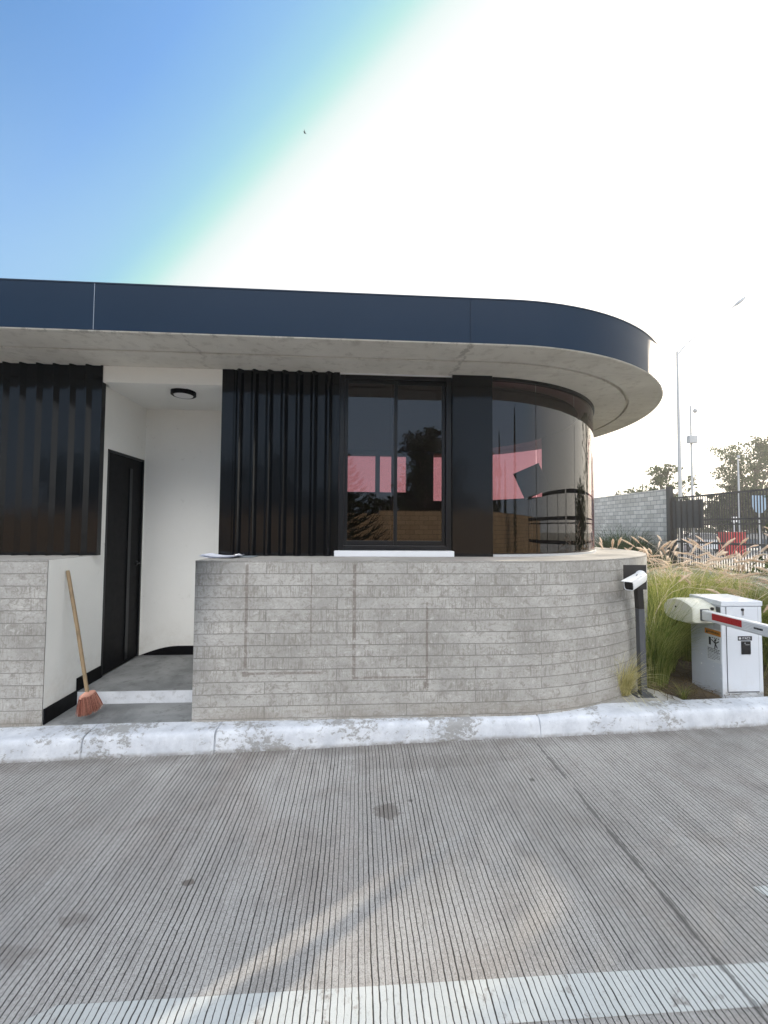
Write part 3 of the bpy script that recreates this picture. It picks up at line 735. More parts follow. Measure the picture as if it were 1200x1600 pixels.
sl = MB(); sl.bb(-0.222, 0.872, V_WALL - .085, V_WALL + .05, Z_P + .003, Z_P + .055); sl.build('sill', MAT['sill_white'], win, bevel=.004)
hd = MB(); hd.bb(W0, W1 + .01, V_WALL - .006, V_WALL + .06, WZ1 + .001, Z_S); hd.build('head_trim', MAT['sill_white'], win)

# --- flat black column cladding beside it
cl = MB(); cl.bb(0.866, 1.249, V_WALL - .035, V_WALL + .2, Z_P + .003, Z_S + .005); cl.build('column_cladding', MAT['black_sheet'], booth, bevel=.003)

# --- curved glazing round the end
A0, A1 = R(-87.6), R(19)
def arc(r, a0, a1, n=40): return [(UC + r * cos(a0 + (a1 - a0) * i / n), VC + r * sin(a0 + (a1 - a0) * i / n)) for i in range(n + 1)]
cwf = MB()
def ring(mb, r0, r1, z0, z1, a0, a1, n=60):
    o_, i_ = arc(r1, a0, a1, n), arc(r0, a0, a1, n)
    for k in range(n):
        mb.quad((*o_[k], z0), (*o_[k + 1], z0), (*o_[k + 1], z1), (*o_[k], z1)); mb.quad((*i_[k + 1], z0), (*i_[k], z0), (*i_[k], z1), (*i_[k + 1], z1))
        mb.quad((*o_[k], z1), (*o_[k + 1], z1), (*i_[k + 1], z1), (*i_[k], z1)); mb.quad((*i_[k], z0), (*i_[k + 1], z0), (*o_[k + 1], z0), (*o_[k], z0))
ring(cwf, R_GLASS - .03, R_GLASS + .012, Z_S - .03, Z_S + .002, A0, A1)
cwin = smooth_angle(cwf.build('curved_window', MAT['black_frame'], booth, recalc=False, weld=True), 30)
cb = MB(); ring(cb, R_GLASS - .03, R_GLASS + .015, Z_P + .001, Z_P + .022, A0, A1); smooth_angle(cb.build('bottom_rail', MAT['galv'], cwin, recalc=False, weld=True), 30)
seams = [A0, R(-73.4), R(-55.9), R(-33.9), R(-8), A1]
for a0, a1 in zip(seams, seams[1:]):
    pts = arc(R_GLASS, a0 + .0016, a1 - .0016, 30); gp = MB()
    vs = []; fs = []
    for k, q in enumerate(pts):
        vs += [(*q, Z_P + .022), (*q, Z_S - .03)]
        if k: fs.append((2 * k - 2, 2 * k, 2 * k + 1, 2 * k - 1))
    gp.add(vs, fs); gp.build('pane', MAT['curved_glass'], cwin, smooth=True, recalc=False)

# --- rooms behind the glass: floor, rear wall with its windows, rear curve
rf = MB(); rf.bb(-1.12, UC, V_WALL + .06, VC + R_GLASS - .1, 0.30, 0.36); rf.add([(UC, VC, .36)] + [(*q, .36) for q in arc(R_GLASS - .04, -pi / 2, pi / 2, 40)], [(0, k, k + 1) for k in range(1, 41)]); rf.build('room_floor', MAT['interior_floor'], booth)
VR = 7.45
holes = [(-0.24, 0.335, 2.32, 2.985), (0.385, 0.855, 2.32, 2.985), (1.38, 3.4, 2.16, 3.0)]
holes = [(-0.24, 0.290, 2.31, 2.99), (0.372, 0.862, 2.31, 2.99), (1.36, 2.28, 2.16, 3.04)]
rw = MB(); xs = sorted({-1.12, 2.0} | {h[0] for h in holes} | {h[1] for h in holes if h[1] < 2.0})
HOLE_R = (1.36, 2.0, 2.16, 3.04)
hs = [holes[0], holes[1], HOLE_R]
for a, b in zip(xs, xs[1:]):
    hh = [h for h in hs if h[0] <= a + 1e-6 and h[1] >= b - 1e-6]
    if hh:
        h = hh[0]; rw.bb(a, b, VR, VR + .12, .36, h[2]); rw.bb(a, b, VR, VR + .12, h[3], Z_S)
    else: rw.bb(a, b, VR, VR + .12, .36, Z_S)
rw.build('rear_wall', MAT['interior_wall'], booth)
for h in hs:
    w_ = MB(); w_.quad((h[0], VR + .06, h[2]), (h[1], VR + .06, h[2]), (h[1], VR + .06, h[3]), (h[0], VR + .06, h[3])); w_.build('rear_pane', MAT['rear_glass'], booth)
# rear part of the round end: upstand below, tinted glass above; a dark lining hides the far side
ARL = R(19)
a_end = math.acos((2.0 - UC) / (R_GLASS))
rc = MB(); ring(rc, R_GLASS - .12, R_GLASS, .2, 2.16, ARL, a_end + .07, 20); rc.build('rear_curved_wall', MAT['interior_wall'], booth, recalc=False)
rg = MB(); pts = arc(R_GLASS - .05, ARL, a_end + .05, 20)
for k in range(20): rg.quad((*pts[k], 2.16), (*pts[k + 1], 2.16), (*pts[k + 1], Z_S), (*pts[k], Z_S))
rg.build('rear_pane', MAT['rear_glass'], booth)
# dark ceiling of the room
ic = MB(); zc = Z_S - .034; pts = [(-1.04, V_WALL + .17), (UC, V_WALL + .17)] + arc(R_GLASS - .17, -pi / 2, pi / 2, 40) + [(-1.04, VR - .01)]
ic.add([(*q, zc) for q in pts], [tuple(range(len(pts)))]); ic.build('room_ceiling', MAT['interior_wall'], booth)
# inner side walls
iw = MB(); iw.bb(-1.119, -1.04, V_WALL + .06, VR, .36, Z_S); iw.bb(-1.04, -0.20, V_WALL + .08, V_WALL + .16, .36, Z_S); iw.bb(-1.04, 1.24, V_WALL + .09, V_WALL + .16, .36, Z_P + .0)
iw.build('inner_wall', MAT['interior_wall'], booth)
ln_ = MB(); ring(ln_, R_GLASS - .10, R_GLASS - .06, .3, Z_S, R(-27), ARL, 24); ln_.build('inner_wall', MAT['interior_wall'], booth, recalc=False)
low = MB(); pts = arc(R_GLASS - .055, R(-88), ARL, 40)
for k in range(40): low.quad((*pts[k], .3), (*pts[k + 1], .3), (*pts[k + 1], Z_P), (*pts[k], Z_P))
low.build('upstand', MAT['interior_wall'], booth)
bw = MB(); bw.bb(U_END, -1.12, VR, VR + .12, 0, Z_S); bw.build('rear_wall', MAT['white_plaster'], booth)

# --- roof slab with soffit, drip groove and fascia
def band(mb, ra, za, rb, zb, n=72):
    a, b = path(ra, n), path(rb, n)
    for i in range(len(a) - 1): mb.quad((*a[i], za), (*a[i + 1], za), (*b[i + 1], zb), (*b[i], zb))
sf = MB()
band(sf, R_ROOF, Z_S + .03, R_ROOF, Z_S + .004); band(sf, R_ROOF, Z_S + .004, R_ROOF - .004, Z_S)
band(sf, R_ROOF - .004, Z_S, R_GROOVE + .016, Z_S); band(sf, R_GROOVE + .016, Z_S, R_GROOVE + .014, Z_S + .04)
band(sf, R_GROOVE + .014, Z_S + .04, R_GROOVE - .014, Z_S + .04); band(sf, R_GROOVE - .014, Z_S + .04, R_GROOVE - .016, Z_S)
band(sf, R_GROOVE - .016, Z_S, 0.02, Z_S + .0005)
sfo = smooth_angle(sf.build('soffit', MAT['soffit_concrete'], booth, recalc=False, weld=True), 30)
fa = MB(); Rf = R_ROOF + .003
band(fa, Rf - .03, Z_S + .0085, Rf, Z_S + .0085); band(fa, Rf, Z_S + .0085, Rf, Z_T - .012); band(fa, Rf, Z_T - .012, Rf + .004, Z_T - .010); band(fa, Rf + .004, Z_T - .010, Rf + .003, Z_T); band(fa, Rf + .003, Z_T, Rf - .10, Z_T + .004); band(fa, Rf - .10, Z_T + .004, Rf - .10, Z_T - .10)
fao = smooth_angle(fa.build('fascia', MAT['fascia'], booth, recalc=False, weld=True), 30)
for us_ in (-1.983, 0.859):
    jo = MB(); jo.bb(us_ - .0016, us_ + .0016, VC - Rf - .0035, VC - Rf + .002, Z_S + .010, Z_T - .012); jo.build('seam', MAT['seam_light' if us_ < 0 else 'joint_grey'], fao)
rt = MB(); a_ = path(Rf - .1); rt.add([(*q, Z_T - .08) for q in a_], [tuple(range(len(a_)))]); rt.build('roof_deck', MAT['pavement_concrete'], booth)

# ================================================================== THINGS ON AND ROUND THE BOOTH
# ceiling lamp of the porch
L0 = (-1.70, 4.01, 2.952)
lamp = empty('ceiling_lamp', L0, 'round black rimmed ceiling lamp on the porch ceiling over the door step', 'lamp')
m = MB(); m.lathe([(.0, 0), (.112, 0), (.112, -.034), (.104, -.040), (.090, -.040), (.088, -.033), (.0, -.033)], L0, 40); smooth_angle(m.build('housing', MAT['black_paint'], lamp), 40)
m = MB(); m.lathe([(.0, -.034), (.087, -.034), (.082, -.043), (.0, -.047)], L0, 40); smooth_angle(m.build('diffuser', MAT['lamp_diffuser'], lamp), 50)

# broom leaning against the plaster wall
B0 = Vector((-2.075, 3.365, 0.157))
broom = empty('broom', B0, 'upright broom with wooden stick and orange bristles leaning on the white entrance wall', 'broom')
top = Vector((U_L + .016, 3.472, 1.292)); foot = Vector((-2.11, 3.395, 0.34))
m = MB(); m.tube([top, top.lerp(foot, .02), top.lerp(foot, .5) + Vector((.004, 0, 0)), foot + (foot - top).normalized() * .03], [.011, .0135, .0138, .0135], 12); smooth_angle(m.build('handle', MAT['wood_handle'], broom), 50)
bax = Vector((.26, .965, 0)).normalized(); bdn = (foot - top).normalized() * .6 + Vector((.05, 0, -.5)); bdn.normalize(); bsd = bax.cross(bdn).normalized()
hc = foot + bdn * .01
hm = MB(); sec = []
for t_ in range(9):
    q = -1 + t_ / 4; hw = .064 * q; th = .021 * sqrt(max(.05, 1 - .8 * q * q)); hg = .030 * (1 - .5 * q * q)
    c_ = hc + bax * hw
    sec.append([c_ + bsd * th * cos(2 * pi * k / 10) - bdn * hg * sin(2 * pi * k / 10) for k in range(10)])
vs = [p for s_ in sec for p in s_]; fs = [(i * 10 + k, i * 10 + (k + 1) % 10, (i + 1) * 10 + (k + 1) % 10, (i + 1) * 10 + k) for i in range(8) for k in range(10)] + [tuple(range(10)), tuple(80 + k for k in range(10))]
hm.add(vs, fs); smooth_angle(hm.build('head', MAT['bristle'], broom), 60)
bm_ = MB(); r_ = random.Random(5)
for i in range(620):
    q = r_.uniform(-1, 1); w = r_.uniform(-1, 1)
    a = hc + bax * .061 * q + bsd * .017 * w
    end = hc + bax * (.088 * q + r_.gauss(0, .005)) + bsd * (.036 * w + r_.gauss(0, .003)) + bdn * (.140 + r_.uniform(-.016, .010) - .02 * q * q)
    if end.z < .159: end.z = .159 + r_.uniform(0, .004)
    mid = a.lerp(end, .5) + bsd * .004 * w
    d_ = bax * .0026 + bsd * .0010
    bm_.add([a - d_, a + d_, mid + d_, mid - d_, end + d_ * .7, end - d_ * .7], [(0, 1, 2, 3), (3, 2, 4, 5)])
bm_.build('bristles', MAT['bristle'], broom, recalc=False)

# papers and a clipboard on the ledge
P0 = (-1.2, 3.62, Z_P)
pap = empty('paper_sheets', P0, 'loose white paper sheets lying on the ledge beside the porch opening', 'paper')
r_ = random.Random(9)
for k in range(3):
    m = MB(); a = -.18 + .05 * k; ca, sa = cos(a), sin(a); vs = []; fs = []
    for i in range(8):
        for j in range(5):
            x = (i / 7 - .5) * .30; y = (j / 4 - .5) * .21
            z = Z_P + .005 + .004 * k + .006 * (x / .15) ** 2 * (1 + .3 * k) + (.010 * max(0, -x / .15) ** 2)
            vs.append((-1.175 + .008 * k + ca * x - sa * y, 3.60 + .006 * k + sa * x + ca * y, z))
    for i in range(7):
        for j in range(4): q = i * 5 + j; fs.append((q, q + 5, q + 6, q + 1))
    m.add(vs, fs); m.build('sheet', MAT['paper'], pap, smooth=True)
clp = empty('clipboard', (-1.0, 3.73, Z_P), 'grey clipboard with steel clip on the ledge at the ribbed panel', 'clipboard')
m = MB(); m.box((-.985, 3.66, Z_P + .006), (.16, .15, .006), (0, 0, -.12)); m.build('board', MAT['clipboard_grey'], clp, bevel=.002)
m = MB(); m.tube([(-1.06, 3.60, Z_P + .022), (-1.03, 3.61, Z_P + .030), (-1.0, 3.60, Z_P + .018)], .007, 8); m.box((-1.06, 3.62, Z_P + .018), (.02, .07, .014), (0, .3, -.12)); m.build('clip', MAT['clip_steel'], clp)

# camera post, its plate, and the bullet camera on it
PB = Vector((2.588, 3.636, 0.15))
post = empty('camera_post', PB, 'dark grey bent steel post with black square plate against the curved concrete wall', 'post')
m = MB(); w = .027
def sqtube(mb, pts, wx, wy):
    vs = []; fs = []
    for p in pts: vs += [(p[0] - wx, p[1] - wy, p[2]), (p[0] + wx, p[1] - wy, p[2]), (p[0] + wx, p[1] + wy, p[2]), (p[0] - wx, p[1] + wy, p[2])]
    for i in range(len(pts) - 1):
        for k in range(4): fs.append((4 * i + k, 4 * i + (k + 1) % 4, 4 * i + 4 + (k + 1) % 4, 4 * i + 4 + k))
    fs += [(3, 2, 1, 0), tuple(4 * (len(pts) - 1) + k for k in range(4))]
    mb.add(vs, fs)
sqtube(m, [(2.590, 3.64, .155), (2.556, 3.61, .935)], w, w); m.build('pole', MAT['post_grey'], post, bevel=.003)
m = MB(); sqtube(m, [(2.556, 3.61, .936), (2.488, 3.53, 1.15)], w, w); m.build('pole', MAT['dark_plate'], post, bevel=.003)
m = MB(); m.bb(2.50, 2.68, 3.57, 3.71, .151, .159); m.build('base_plate', MAT['post_grey'], post, bevel=.002)
m = MB(); m.lathe([(0, .159), (.008, .159), (.008, .171), (0, .171)], (2.52, 3.59, 0), 6); m.build('bolt', MAT['galv'], post)
m = MB(); m.lathe([(0, .159), (.008, .159), (.008, .171), (0, .171)], (2.66, 3.59, 0), 6); m.build('bolt', MAT['galv'], post)
m = MB(); m.bb(2.332, 2.540, 3.490, 3.500, 1.125, 1.342); m.build('mount_plate', MAT['dark_plate'], post, bevel=.002)
CP = Vector((2.48, 3.489, 1.245))
ipc = empty('security_camera', CP, 'white bullet security camera with black lens on the black post plate', 'camera')
m = MB(); m.lathe([(0, 0), (.050, 0), (.050, -.012), (.044, -.022), (.024, -.028), (.024, -.05), (0, -.05)], CP, 28, 'Y'); smooth_angle(m.build('mount_base', MAT['white_plastic'], ipc), 40)
# housing points towards the road and to the left
ax = (Vector((2.205, 3.26, 1.195)) - (CP + Vector((-.01, -.055, .012)))).normalized()
st = CP + Vector((.0, -.050, .004)); sd = Vector((0, 0, 1)).cross(ax).normalized(); uu = ax.cross(sd)
def section(c, w, h, r=.35, n=24):
    out = []
    for k in range(n):
        a = 2 * pi * k / n; e = 0.45
        x = w * math.copysign(abs(cos(a)) ** e, cos(a)); y = h * math.copysign(abs(sin(a)) ** e, sin(a))
        out.append(c + sd * x + uu * y)
    return out
def loft(mb, secs, cap=True):
    n = len(secs[0]); vs = [p for s_ in secs for p in s_]
    fs = [(i * n + k, i * n + (k + 1) % n, (i + 1) * n + (k + 1) % n, (i + 1) * n + k) for i in range(len(secs) - 1) for k in range(n)]
    if cap: fs += [tuple(range(n))[::-1], tuple((len(secs) - 1) * n + k for k in range(n))]
    mb.add(vs, fs)
LEN = .315
m = MB(); loft(m, [section(st + ax * t_, w_, h_) for t_, w_, h_ in ((0, .022, .022), (.03, .030, .030), (.06, .036, .037), (LEN - .02, .039, .040), (LEN - .005, .039, .040), (LEN - .004, .034, .036), (LEN - .02, .033, .035))]); smooth_angle(m.build('housing', MAT['white_plastic'], ipc), 45)
m = MB(); loft(m, [section(st + ax * t_, .0335, .0355) for t_ in (LEN - .019, LEN - .010)]); m.build('lens_window', MAT['lens_black'], ipc)
m = MB(); v1 = [st + ax * .05 + uu * .044 + sd * .034, st + ax * .05 + uu * .044 - sd * .034, st + ax * (LEN + .035) + uu * .047 - sd * .042, st + ax * (LEN + .035) + uu * .047 + sd * .042]
m.add(v1 + [p - uu * .0035 for p in v1], [(0, 1, 2, 3), (7, 6, 5, 4), (0, 4, 5, 1), (1, 5, 6, 2), (2, 6, 7, 3), (3, 7, 4, 0)]); m.build('sun_visor', MAT['white_plastic'], ipc, bevel=.001)
m = MB(); loft(m, [section(st + ax * (.13) + uu * .0455, .004, .004), section(st + ax * .15 + uu * .0455, .004, .004)]); m.build('visor_screw', MAT['lens_black'], ipc)
m = MB(); m.tube([CP + Vector((0, -.04, 0)), st + ax * .01, st + ax * .03], [.020, .021, .023], 16); smooth_angle(m.build('swivel_arm', MAT['white_plastic'], ipc), 40)

# ------------------------------------------------------------------ text helper (built-in font -> mesh)
def text_mesh(name, body, size, loc, rot, mat, parent, shear=0.0, bold=0.0):
    c = bpy.data.curves.new(name, 'FONT'); c.body = body; c.size = size; c.align_x = 'CENTER'; c.align_y = 'CENTER'; c.shear = shear; c.offset = bold; c.extrude = 0.0004
    t = bpy.data.objects.new(name + '_tmp', c); COL.objects.link(t)
    dg = bpy.context.evaluated_depsgraph_get(); dg.update()
    me = bpy.data.meshes.new_from_object(t.evaluated_get(dg)); bpy.data.objects.remove(t); bpy.data.curves.remove(c)
    me.materials.clear(); me.materials.append(mat)
    o = bpy.data.objects.new(name, me); COL.objects.link(o); o.parent = parent
    o.location = Vector(loc) - origin_of(parent); o.rotation_euler = rot
    return o

# ------------------------------------------------------------------ barrier
C0, C1, D0, D1, CZ0, CZ1 = 3.32, 3.715, 3.59, 3.945, 0.10, 1.008
bar = empty('barrier_gate', (3.5, 3.75, 0.10), 'white car park barrier cabinet with beige arm housing and a red striped boom', 'barrier')
m = MB(); m.bb(C0, C1, D0 + .004, D1, CZ0, CZ1 - .055); cab = m.build('cabinet', MAT['cabinet_white'], bar, bevel=.006)
m = MB(); z0 = CZ1 - .053
m.add([(C0 - .005, D0 - .004, z0), (C1 + .005, D0 - .004, z0), (C1 + .005, D1 + .005, z0), (C0 - .005, D1 + .005, z0),
       (C0 - .005, D0 - .004, CZ1 - .006), (C1 + .005, D0 - .004, CZ1 - .006), (C1 + .005, D1 + .005, CZ1 + .004), (C0 - .005, D1 + .005, CZ1 + .004)],
      [(3, 2, 1, 0), (4, 5, 6, 7), (0, 1, 5, 4), (1, 2, 6, 5), (2, 3, 7, 6), (3, 0, 4, 7)]); m.build('lid', MAT['cabinet_white'], cab, bevel=.006)
m = MB(); m.bb(C0 + .045, C1 - .045, D0 - .003, D0 + .003, .185, CZ1 - .058); dor = m.build('door', MAT['cabinet_white'], bar, bevel=.002)
m = MB(); m.bb(C0 + .044, C0 + .0465, D0 - .0025, D0 + .0036, .185, CZ1 - .058); m.bb(C1 - .0465, C1 - .044, D0 - .0025, D0 + .0036, .185, CZ1 - .058); m.bb(C0 + .047, C1 - .047, D0 - .0025, D0 + .0034, .178, .184); m.build('door_gap', MAT['post_grey'], dor)
m = MB(); m.lathe([(0, .006), (.014, .006), (.014, -.004), (.009, -.008), (0, -.008)], (C0 + .20, D0 - .004, .925), 16, 'Y'); m.build('lock', MAT['lens_black'], dor)
m = MB(); m.bb(C0 + .195, C0 + .206, D0 - .012, D0 - .006, .875, .918); m.build('key', MAT['clip_steel'], dor)
m = MB(); m.bb(C0 + .13, C0 + .27, D0 - .0055, D0 - .0030, .862, .870); m.bb(C0 + .145, C0 + .255, D0 - .0055, D0 - .0030, .842, .848); m.build('door_ridge', MAT['cabinet_white'], dor)
m = MB(); m.bb(C0 + .148, C0 + .285, D0 - .0055, D0 - .003, .645, .685); m.build('name_plate', MAT['ink'], dor, bevel=.002)
text_mesh('plate_text', 'ITACS', .030, (C0 + .226, D0 - .0062, .665), (R(90), 0, 0), MAT['silver_text'], dor, 0.15)
m = MB(); m.box((C0 + .167, D0 - .0060, .665), (.020, .001, .018)); m.build('plate_emblem', MAT['silver_text'], dor)
m = MB(); m.bb(C0 + .178, C0 + .268, D0 - .010, D0 - .003, .520, .640); m.build('lock_cover', MAT['lens_black'], dor, bevel=.008)
m = MB(); m.bb(C0 + .215, C0 + .255, D0 - .0112, D0 - .0102, .607, .610); m.bb(C0 + .207, C0 + .214, D0 - .0112, D0 - .0102, .617, .627); m.build('cover_mark', MAT['galv'], dor)
# left face: warning label, info strip, rivets
xl = C0 - .0025
m = MB(); m.bb(xl, C0 + .002, D0 + .012, D0 + .185, .672, .722); wl_ = m.build('warning_label', MAT['orange_label'], cab)
text_mesh('warning_text', 'WARNING', .026, (xl - .0006, D0 + .086, .697), (R(90), 0, R(-90)), MAT['ink'], cab, 0, .0004)
m = MB(); m.add([(xl - .0012, D0 + .172, .681), (xl - .0012, D0 + .146, .681), (xl - .0012, D0 + .159, .712)], [(0, 1, 2)]); m.build('warning_triangle', MAT['ink'], cab)
m = MB(); m.bb(xl, C0 + .002, D0 + .012, D0 + .165, .425, .668); m.build('instruction_label', MAT['label_white'], cab)
m = MB(); x_ = xl - .0012
m.box((x_, D0 + .128, .612), (.001, .022, .072))
for k in range(4): m.box((x_, D0 + .100 - .022 * k, .648), (.001, .012, .008), (R(20), 0, 0))
m.box((x_, D0 + .066, .633), (.001, .015, .015), (R(45), 0, 0)); m.box((x_, D0 + .070, .608), (.001, .014, .045), (R(-12), 0, 0))
m.box((x_, D0 + .050, .613), (.001, .045, .009), (R(-35), 0, 0)); m.box((x_, D0 + .092, .615), (.001, .045, .009), (R(35), 0, 0)); m.box((x_, D0 + .073, .572), (.001, .010, .045), (R(8), 0, 0)); m.box((x_, D0 + .058, .578), (.001, .010, .04), (R(-30), 0, 0))
m.build('pictogram', MAT['ink'], cab)
m = MB(); r_ = random.Random(2)
for k in range(8):
    z = .545 - .0135 * k; w_ = .132 if k != 7 else .08; h_ = .006 if k < 3 else .0032
    y1 = D0 + .155
    while w_ > .01:
        s_ = r_.uniform(.008, .024); s_ = min(s_, w_); m.box((x_, y1 - s_ / 2, z), (.001, s_, h_)); y1 -= s_ + .005; w_ -= s_ + .005
m.build('label_lines', MAT['ink'], cab)
m = MB(); m.bb(xl, C0 + .002, D0 + .012, D0 + .085, .735, .835); m.build('type_label', MAT['galv'], cab)
m = MB(); m.bb(xl, C0 + .002, D0 + .010, D0 + .055, .895, .945); m.build('type_label', MAT['post_grey'], cab)
for (a, z) in ((.23, .46), (.235, .365), (.10, .415), (.10, .38), (.10, .315), (.022, .40), (.022, .365), (.022, .295)):
    m = MB(); m.lathe([(0, 0), (.0055, 0), (.004, -.003), (0, -.004)], (C0 - .0, D0 + a, z), 10, 'X'); m.build('rivet', MAT['white_plastic'], cab)
# arm housing: rounded beige hood on the left face, boom socket at its road end
hx0, hx1 = 3.10, 3.315
m = MB(); prof = [(3.640, .795), (3.640, .905), (3.655, .940), (3.70, .962), (3.80, .990), (3.90, .985), (3.985, .955), (4.03, .90), (4.035, .83), (4.00, .785), (3.90, .765), (3.72, .770)]
vs = []; n_ = len(prof); cxp = sum(p[0] for p in prof) / n_; czp = sum(p[1] for p in prof) / n_
lay = ((hx0, .90), (hx0 + .010, .96), (hx0 + .03, 1.0), (hx1, 1.0)); fs = []
for (x, s_) in lay: vs += [(x, cxp + (p[0] - cxp) * s_, czp + (p[1] - czp) * s_) for p in prof]
for i in range(3): fs += [(i * n_ + k, i * n_ + (k + 1) % n_, (i + 1) * n_ + (k + 1) % n_, (i + 1) * n_ + k) for k in range(n_)]
fs += [tuple(range(n_))[::-1], tuple(3 * n_ + k for k in range(n_))]
m.add(vs, fs); hsg = smooth_angle(m.build('arm_housing', MAT['housing_beige'], bar), 28)
m = MB(); m.lathe([(0, .006), (.009, .006), (.009, -.004), (0, -.004)], (hx0 + .001, 3.86, .905), 10, 'X'); m.build('housing_screw', MAT['ink'], hsg)
m = MB(); m.lathe([(0, .004), (.014, .004), (.014, -.008), (0, -.008)], (3.275, 3.640, .925), 12, 'Y'); m.build('housing_bolt', MAT['ink'], hsg)
m = MB(); m.bb(3.158, 3.242, 3.628, 3.645, .815, .922); m.build('arm_socket', MAT['post_grey'], hsg, bevel=.006)
# boom: ribbed aluminium section reaching across the lane
bx0, bx1, bz0, bz1 = 3.165, 3.235, .825, .915
boom = MB(); prof = []
ribs = 5
left = [(bx0 + .006, bz0), (bx0, bz0 + .012)]
for k in range(ribs):
    z = bz0 + .018 + k * .012
    left += [(bx0, z), (bx0 + .003, z + .002), (bx0 + .003, z + .005), (bx0, z + .007)]
left += [(bx0, bz1 - .012), (bx0 + .006, bz1 - .002), (bx0 + .016, bz1)]
prof = left + [(bx1 + bx0 - x, z) for x, z in left[::-1]]
n_ = len(prof); ys = [3.63, 2.0, 0.0, -1.4]
vs = [(x, y, z) for y in ys for x, z in prof]; fs = [(i * n_ + k, i * n_ + (k + 1) % n_, (i + 1) * n_ + (k + 1) % n_, (i + 1) * n_ + k) for i in range(3) for k in range(n_)] + [tuple(range(n_))[::-1], tuple(3 * n_ + k for k in range(n_))]
boom.add(vs, fs); bo = boom.build('boom', MAT['white_plastic'], bar, bevel=0)
for k in range(4):
    y = 3.235 - 1.15 * k
    m = MB(); m.bb(bx0 - .0015, bx0 + .001, y, y + .285, bz0 + .026, bz1 - .008); m.build('red_stripe', MAT['red_tape'], bo)
m = MB(); r_ = random.Random(4); y = 3.13
for k in range(6): m.bb(bx0 - .001, bx0 + .001, y - .010, y, bz0 + .040 + .001 * (k % 2), bz0 + .055); y -= .0125
m.build('boom_mark', MAT['ink'], bo)

# ================================================================== PLANTS
def clump_mesh(seed, n, H, spread, width, droop, base=.16):
    r_ = random.Random(seed); mb = MB()
    for i in range(n):
        az = r_.uniform(0, 2 * pi); L = H * r_.uniform(.55, 1.1); lean = spread * abs(r_.gauss(.0, .55)) + .05; dr = droop * r_.uniform(.4, 1.4)
        rb = base * sqrt(r_.random()); a2 = az + r_.gauss(0, .5)
        b = Vector((rb * cos(a2), rb * sin(a2), 0)); d = Vector((cos(az), sin(az), 0)); sd_ = Vector((-sin(az), cos(az), 0)); sd_ = (sd_ + Vector((r_.uniform(-.5, .5), r_.uniform(-.5, .5), 0))).normalized()
        w_ = width * r_.uniform(.6, 1.2); vs = []; N = 6
        curl = r_.gauss(0, .06)
        for k in range(N + 1):
            t_ = k / N; ang = lean * (.5 + .5 * t_) + dr * t_ * t_
            p = b + d * (L * t_ * sin(min(ang, 2.2)) * .9) + Vector((0, 0, L * t_ * max(cos(min(ang, 1.9)), -.2))) + sd_ * curl * t_ * t_
            p.z = max(p.z, .012)
            ww = w_ * (1 - t_) ** .6 * .5 + .0002
            vs += [p - sd_ * ww, p + sd_ * ww]
        mb.add(vs, [(2 * k, 2 * k + 1, 2 * k + 3, 2 * k + 2) for k in range(N)])
    return mb

def plume_mesh(seed, H, lean, bend, plen=.20):
    """one flowering stem: thin stalk and a soft bottle-brush head"""
    r_ = random.Random(seed); mb = MB(); pts = []; N = 10
    for k in range(N + 1):
        t_ = k / N; ang = lean * (.4 + .6 * t_) + bend * t_ ** 4
        pts.append(Vector((H * t_ * sin(ang), 0, H * t_ * cos(ang))))
    mb.tube(pts, [.0016] * (N + 1), 4)
    tip = pts[-1]; dr = (pts[-1] - pts[-2]).normalized()
    cur = []; ang0 = atan2(dr.x, dr.z)
    p = tip.copy()
    for k in range(13):
        a = ang0 + bend * .7 * (k / 12); cur.append(p.copy()); p = p + Vector((sin(a), 0, cos(a))) * plen / 12
    core = [.0045 * (1 - .5 * abs(k - 5) / 7) for k in range(13)]; mb.tube(cur, core, 5)
    for i in range(640):
        f = r_.random(); q = f * 11.99; k = int(q); c_ = cur[k].lerp(cur[k + 1], q - k); t_ = (cur[k + 1] - cur[k]).normalized()
        az = r_.uniform(0, 2 * pi); e1 = Vector((0, 1, 0)); e2 = t_.cross(e1).normalized()
        rad = e1 * cos(az) + e2 * sin(az)
        ln = .034 * (1 - .65 * abs(f - .42) / .58) * r_.uniform(.7, 1.25)
        end = c_ + rad * ln * .62 + t_ * ln * .95; w_ = t_.cross(rad) * .0015
        mb.add([c_ - w_, c_ + w_, end], [(0, 1, 2)])
    return mb

blade_vars = [clump_mesh(21 + i, 1250, 1.18, .58, .0062, .95, .20) for i in range(3)] + [clump_mesh(29, 1100, 1.12, .26, .0064, .42, .15)]
blade_meshes = []
for i, b in enumerate(blade_vars):
    o = b.build('blades', MAT['grass_green'], None, recalc=False); blade_meshes.append(o.data); bpy.data.objects.remove(o)
plume_data = []
for i, (H, le, be) in enumerate(((1.16, .10, .35), (1.22, .22, .5), (1.08, .34, .6), (1.2, .05, .25), (1.1, .28, .45))):
    o = plume_mesh(50 + i, H, le, be).build('plume', MAT['plume'], None, recalc=False); plume_data.append(o.data); bpy.data.objects.remove(o)

def part_obj(name, data, parent, loc=(0, 0, 0), rz=0.0, s=(1, 1, 1)):
    o = bpy.data.objects.new(name, data); COL.objects.link(o); o.parent = parent
    o.location = loc; o.rotation_euler = (0, 0, rz); o.scale = s; return o

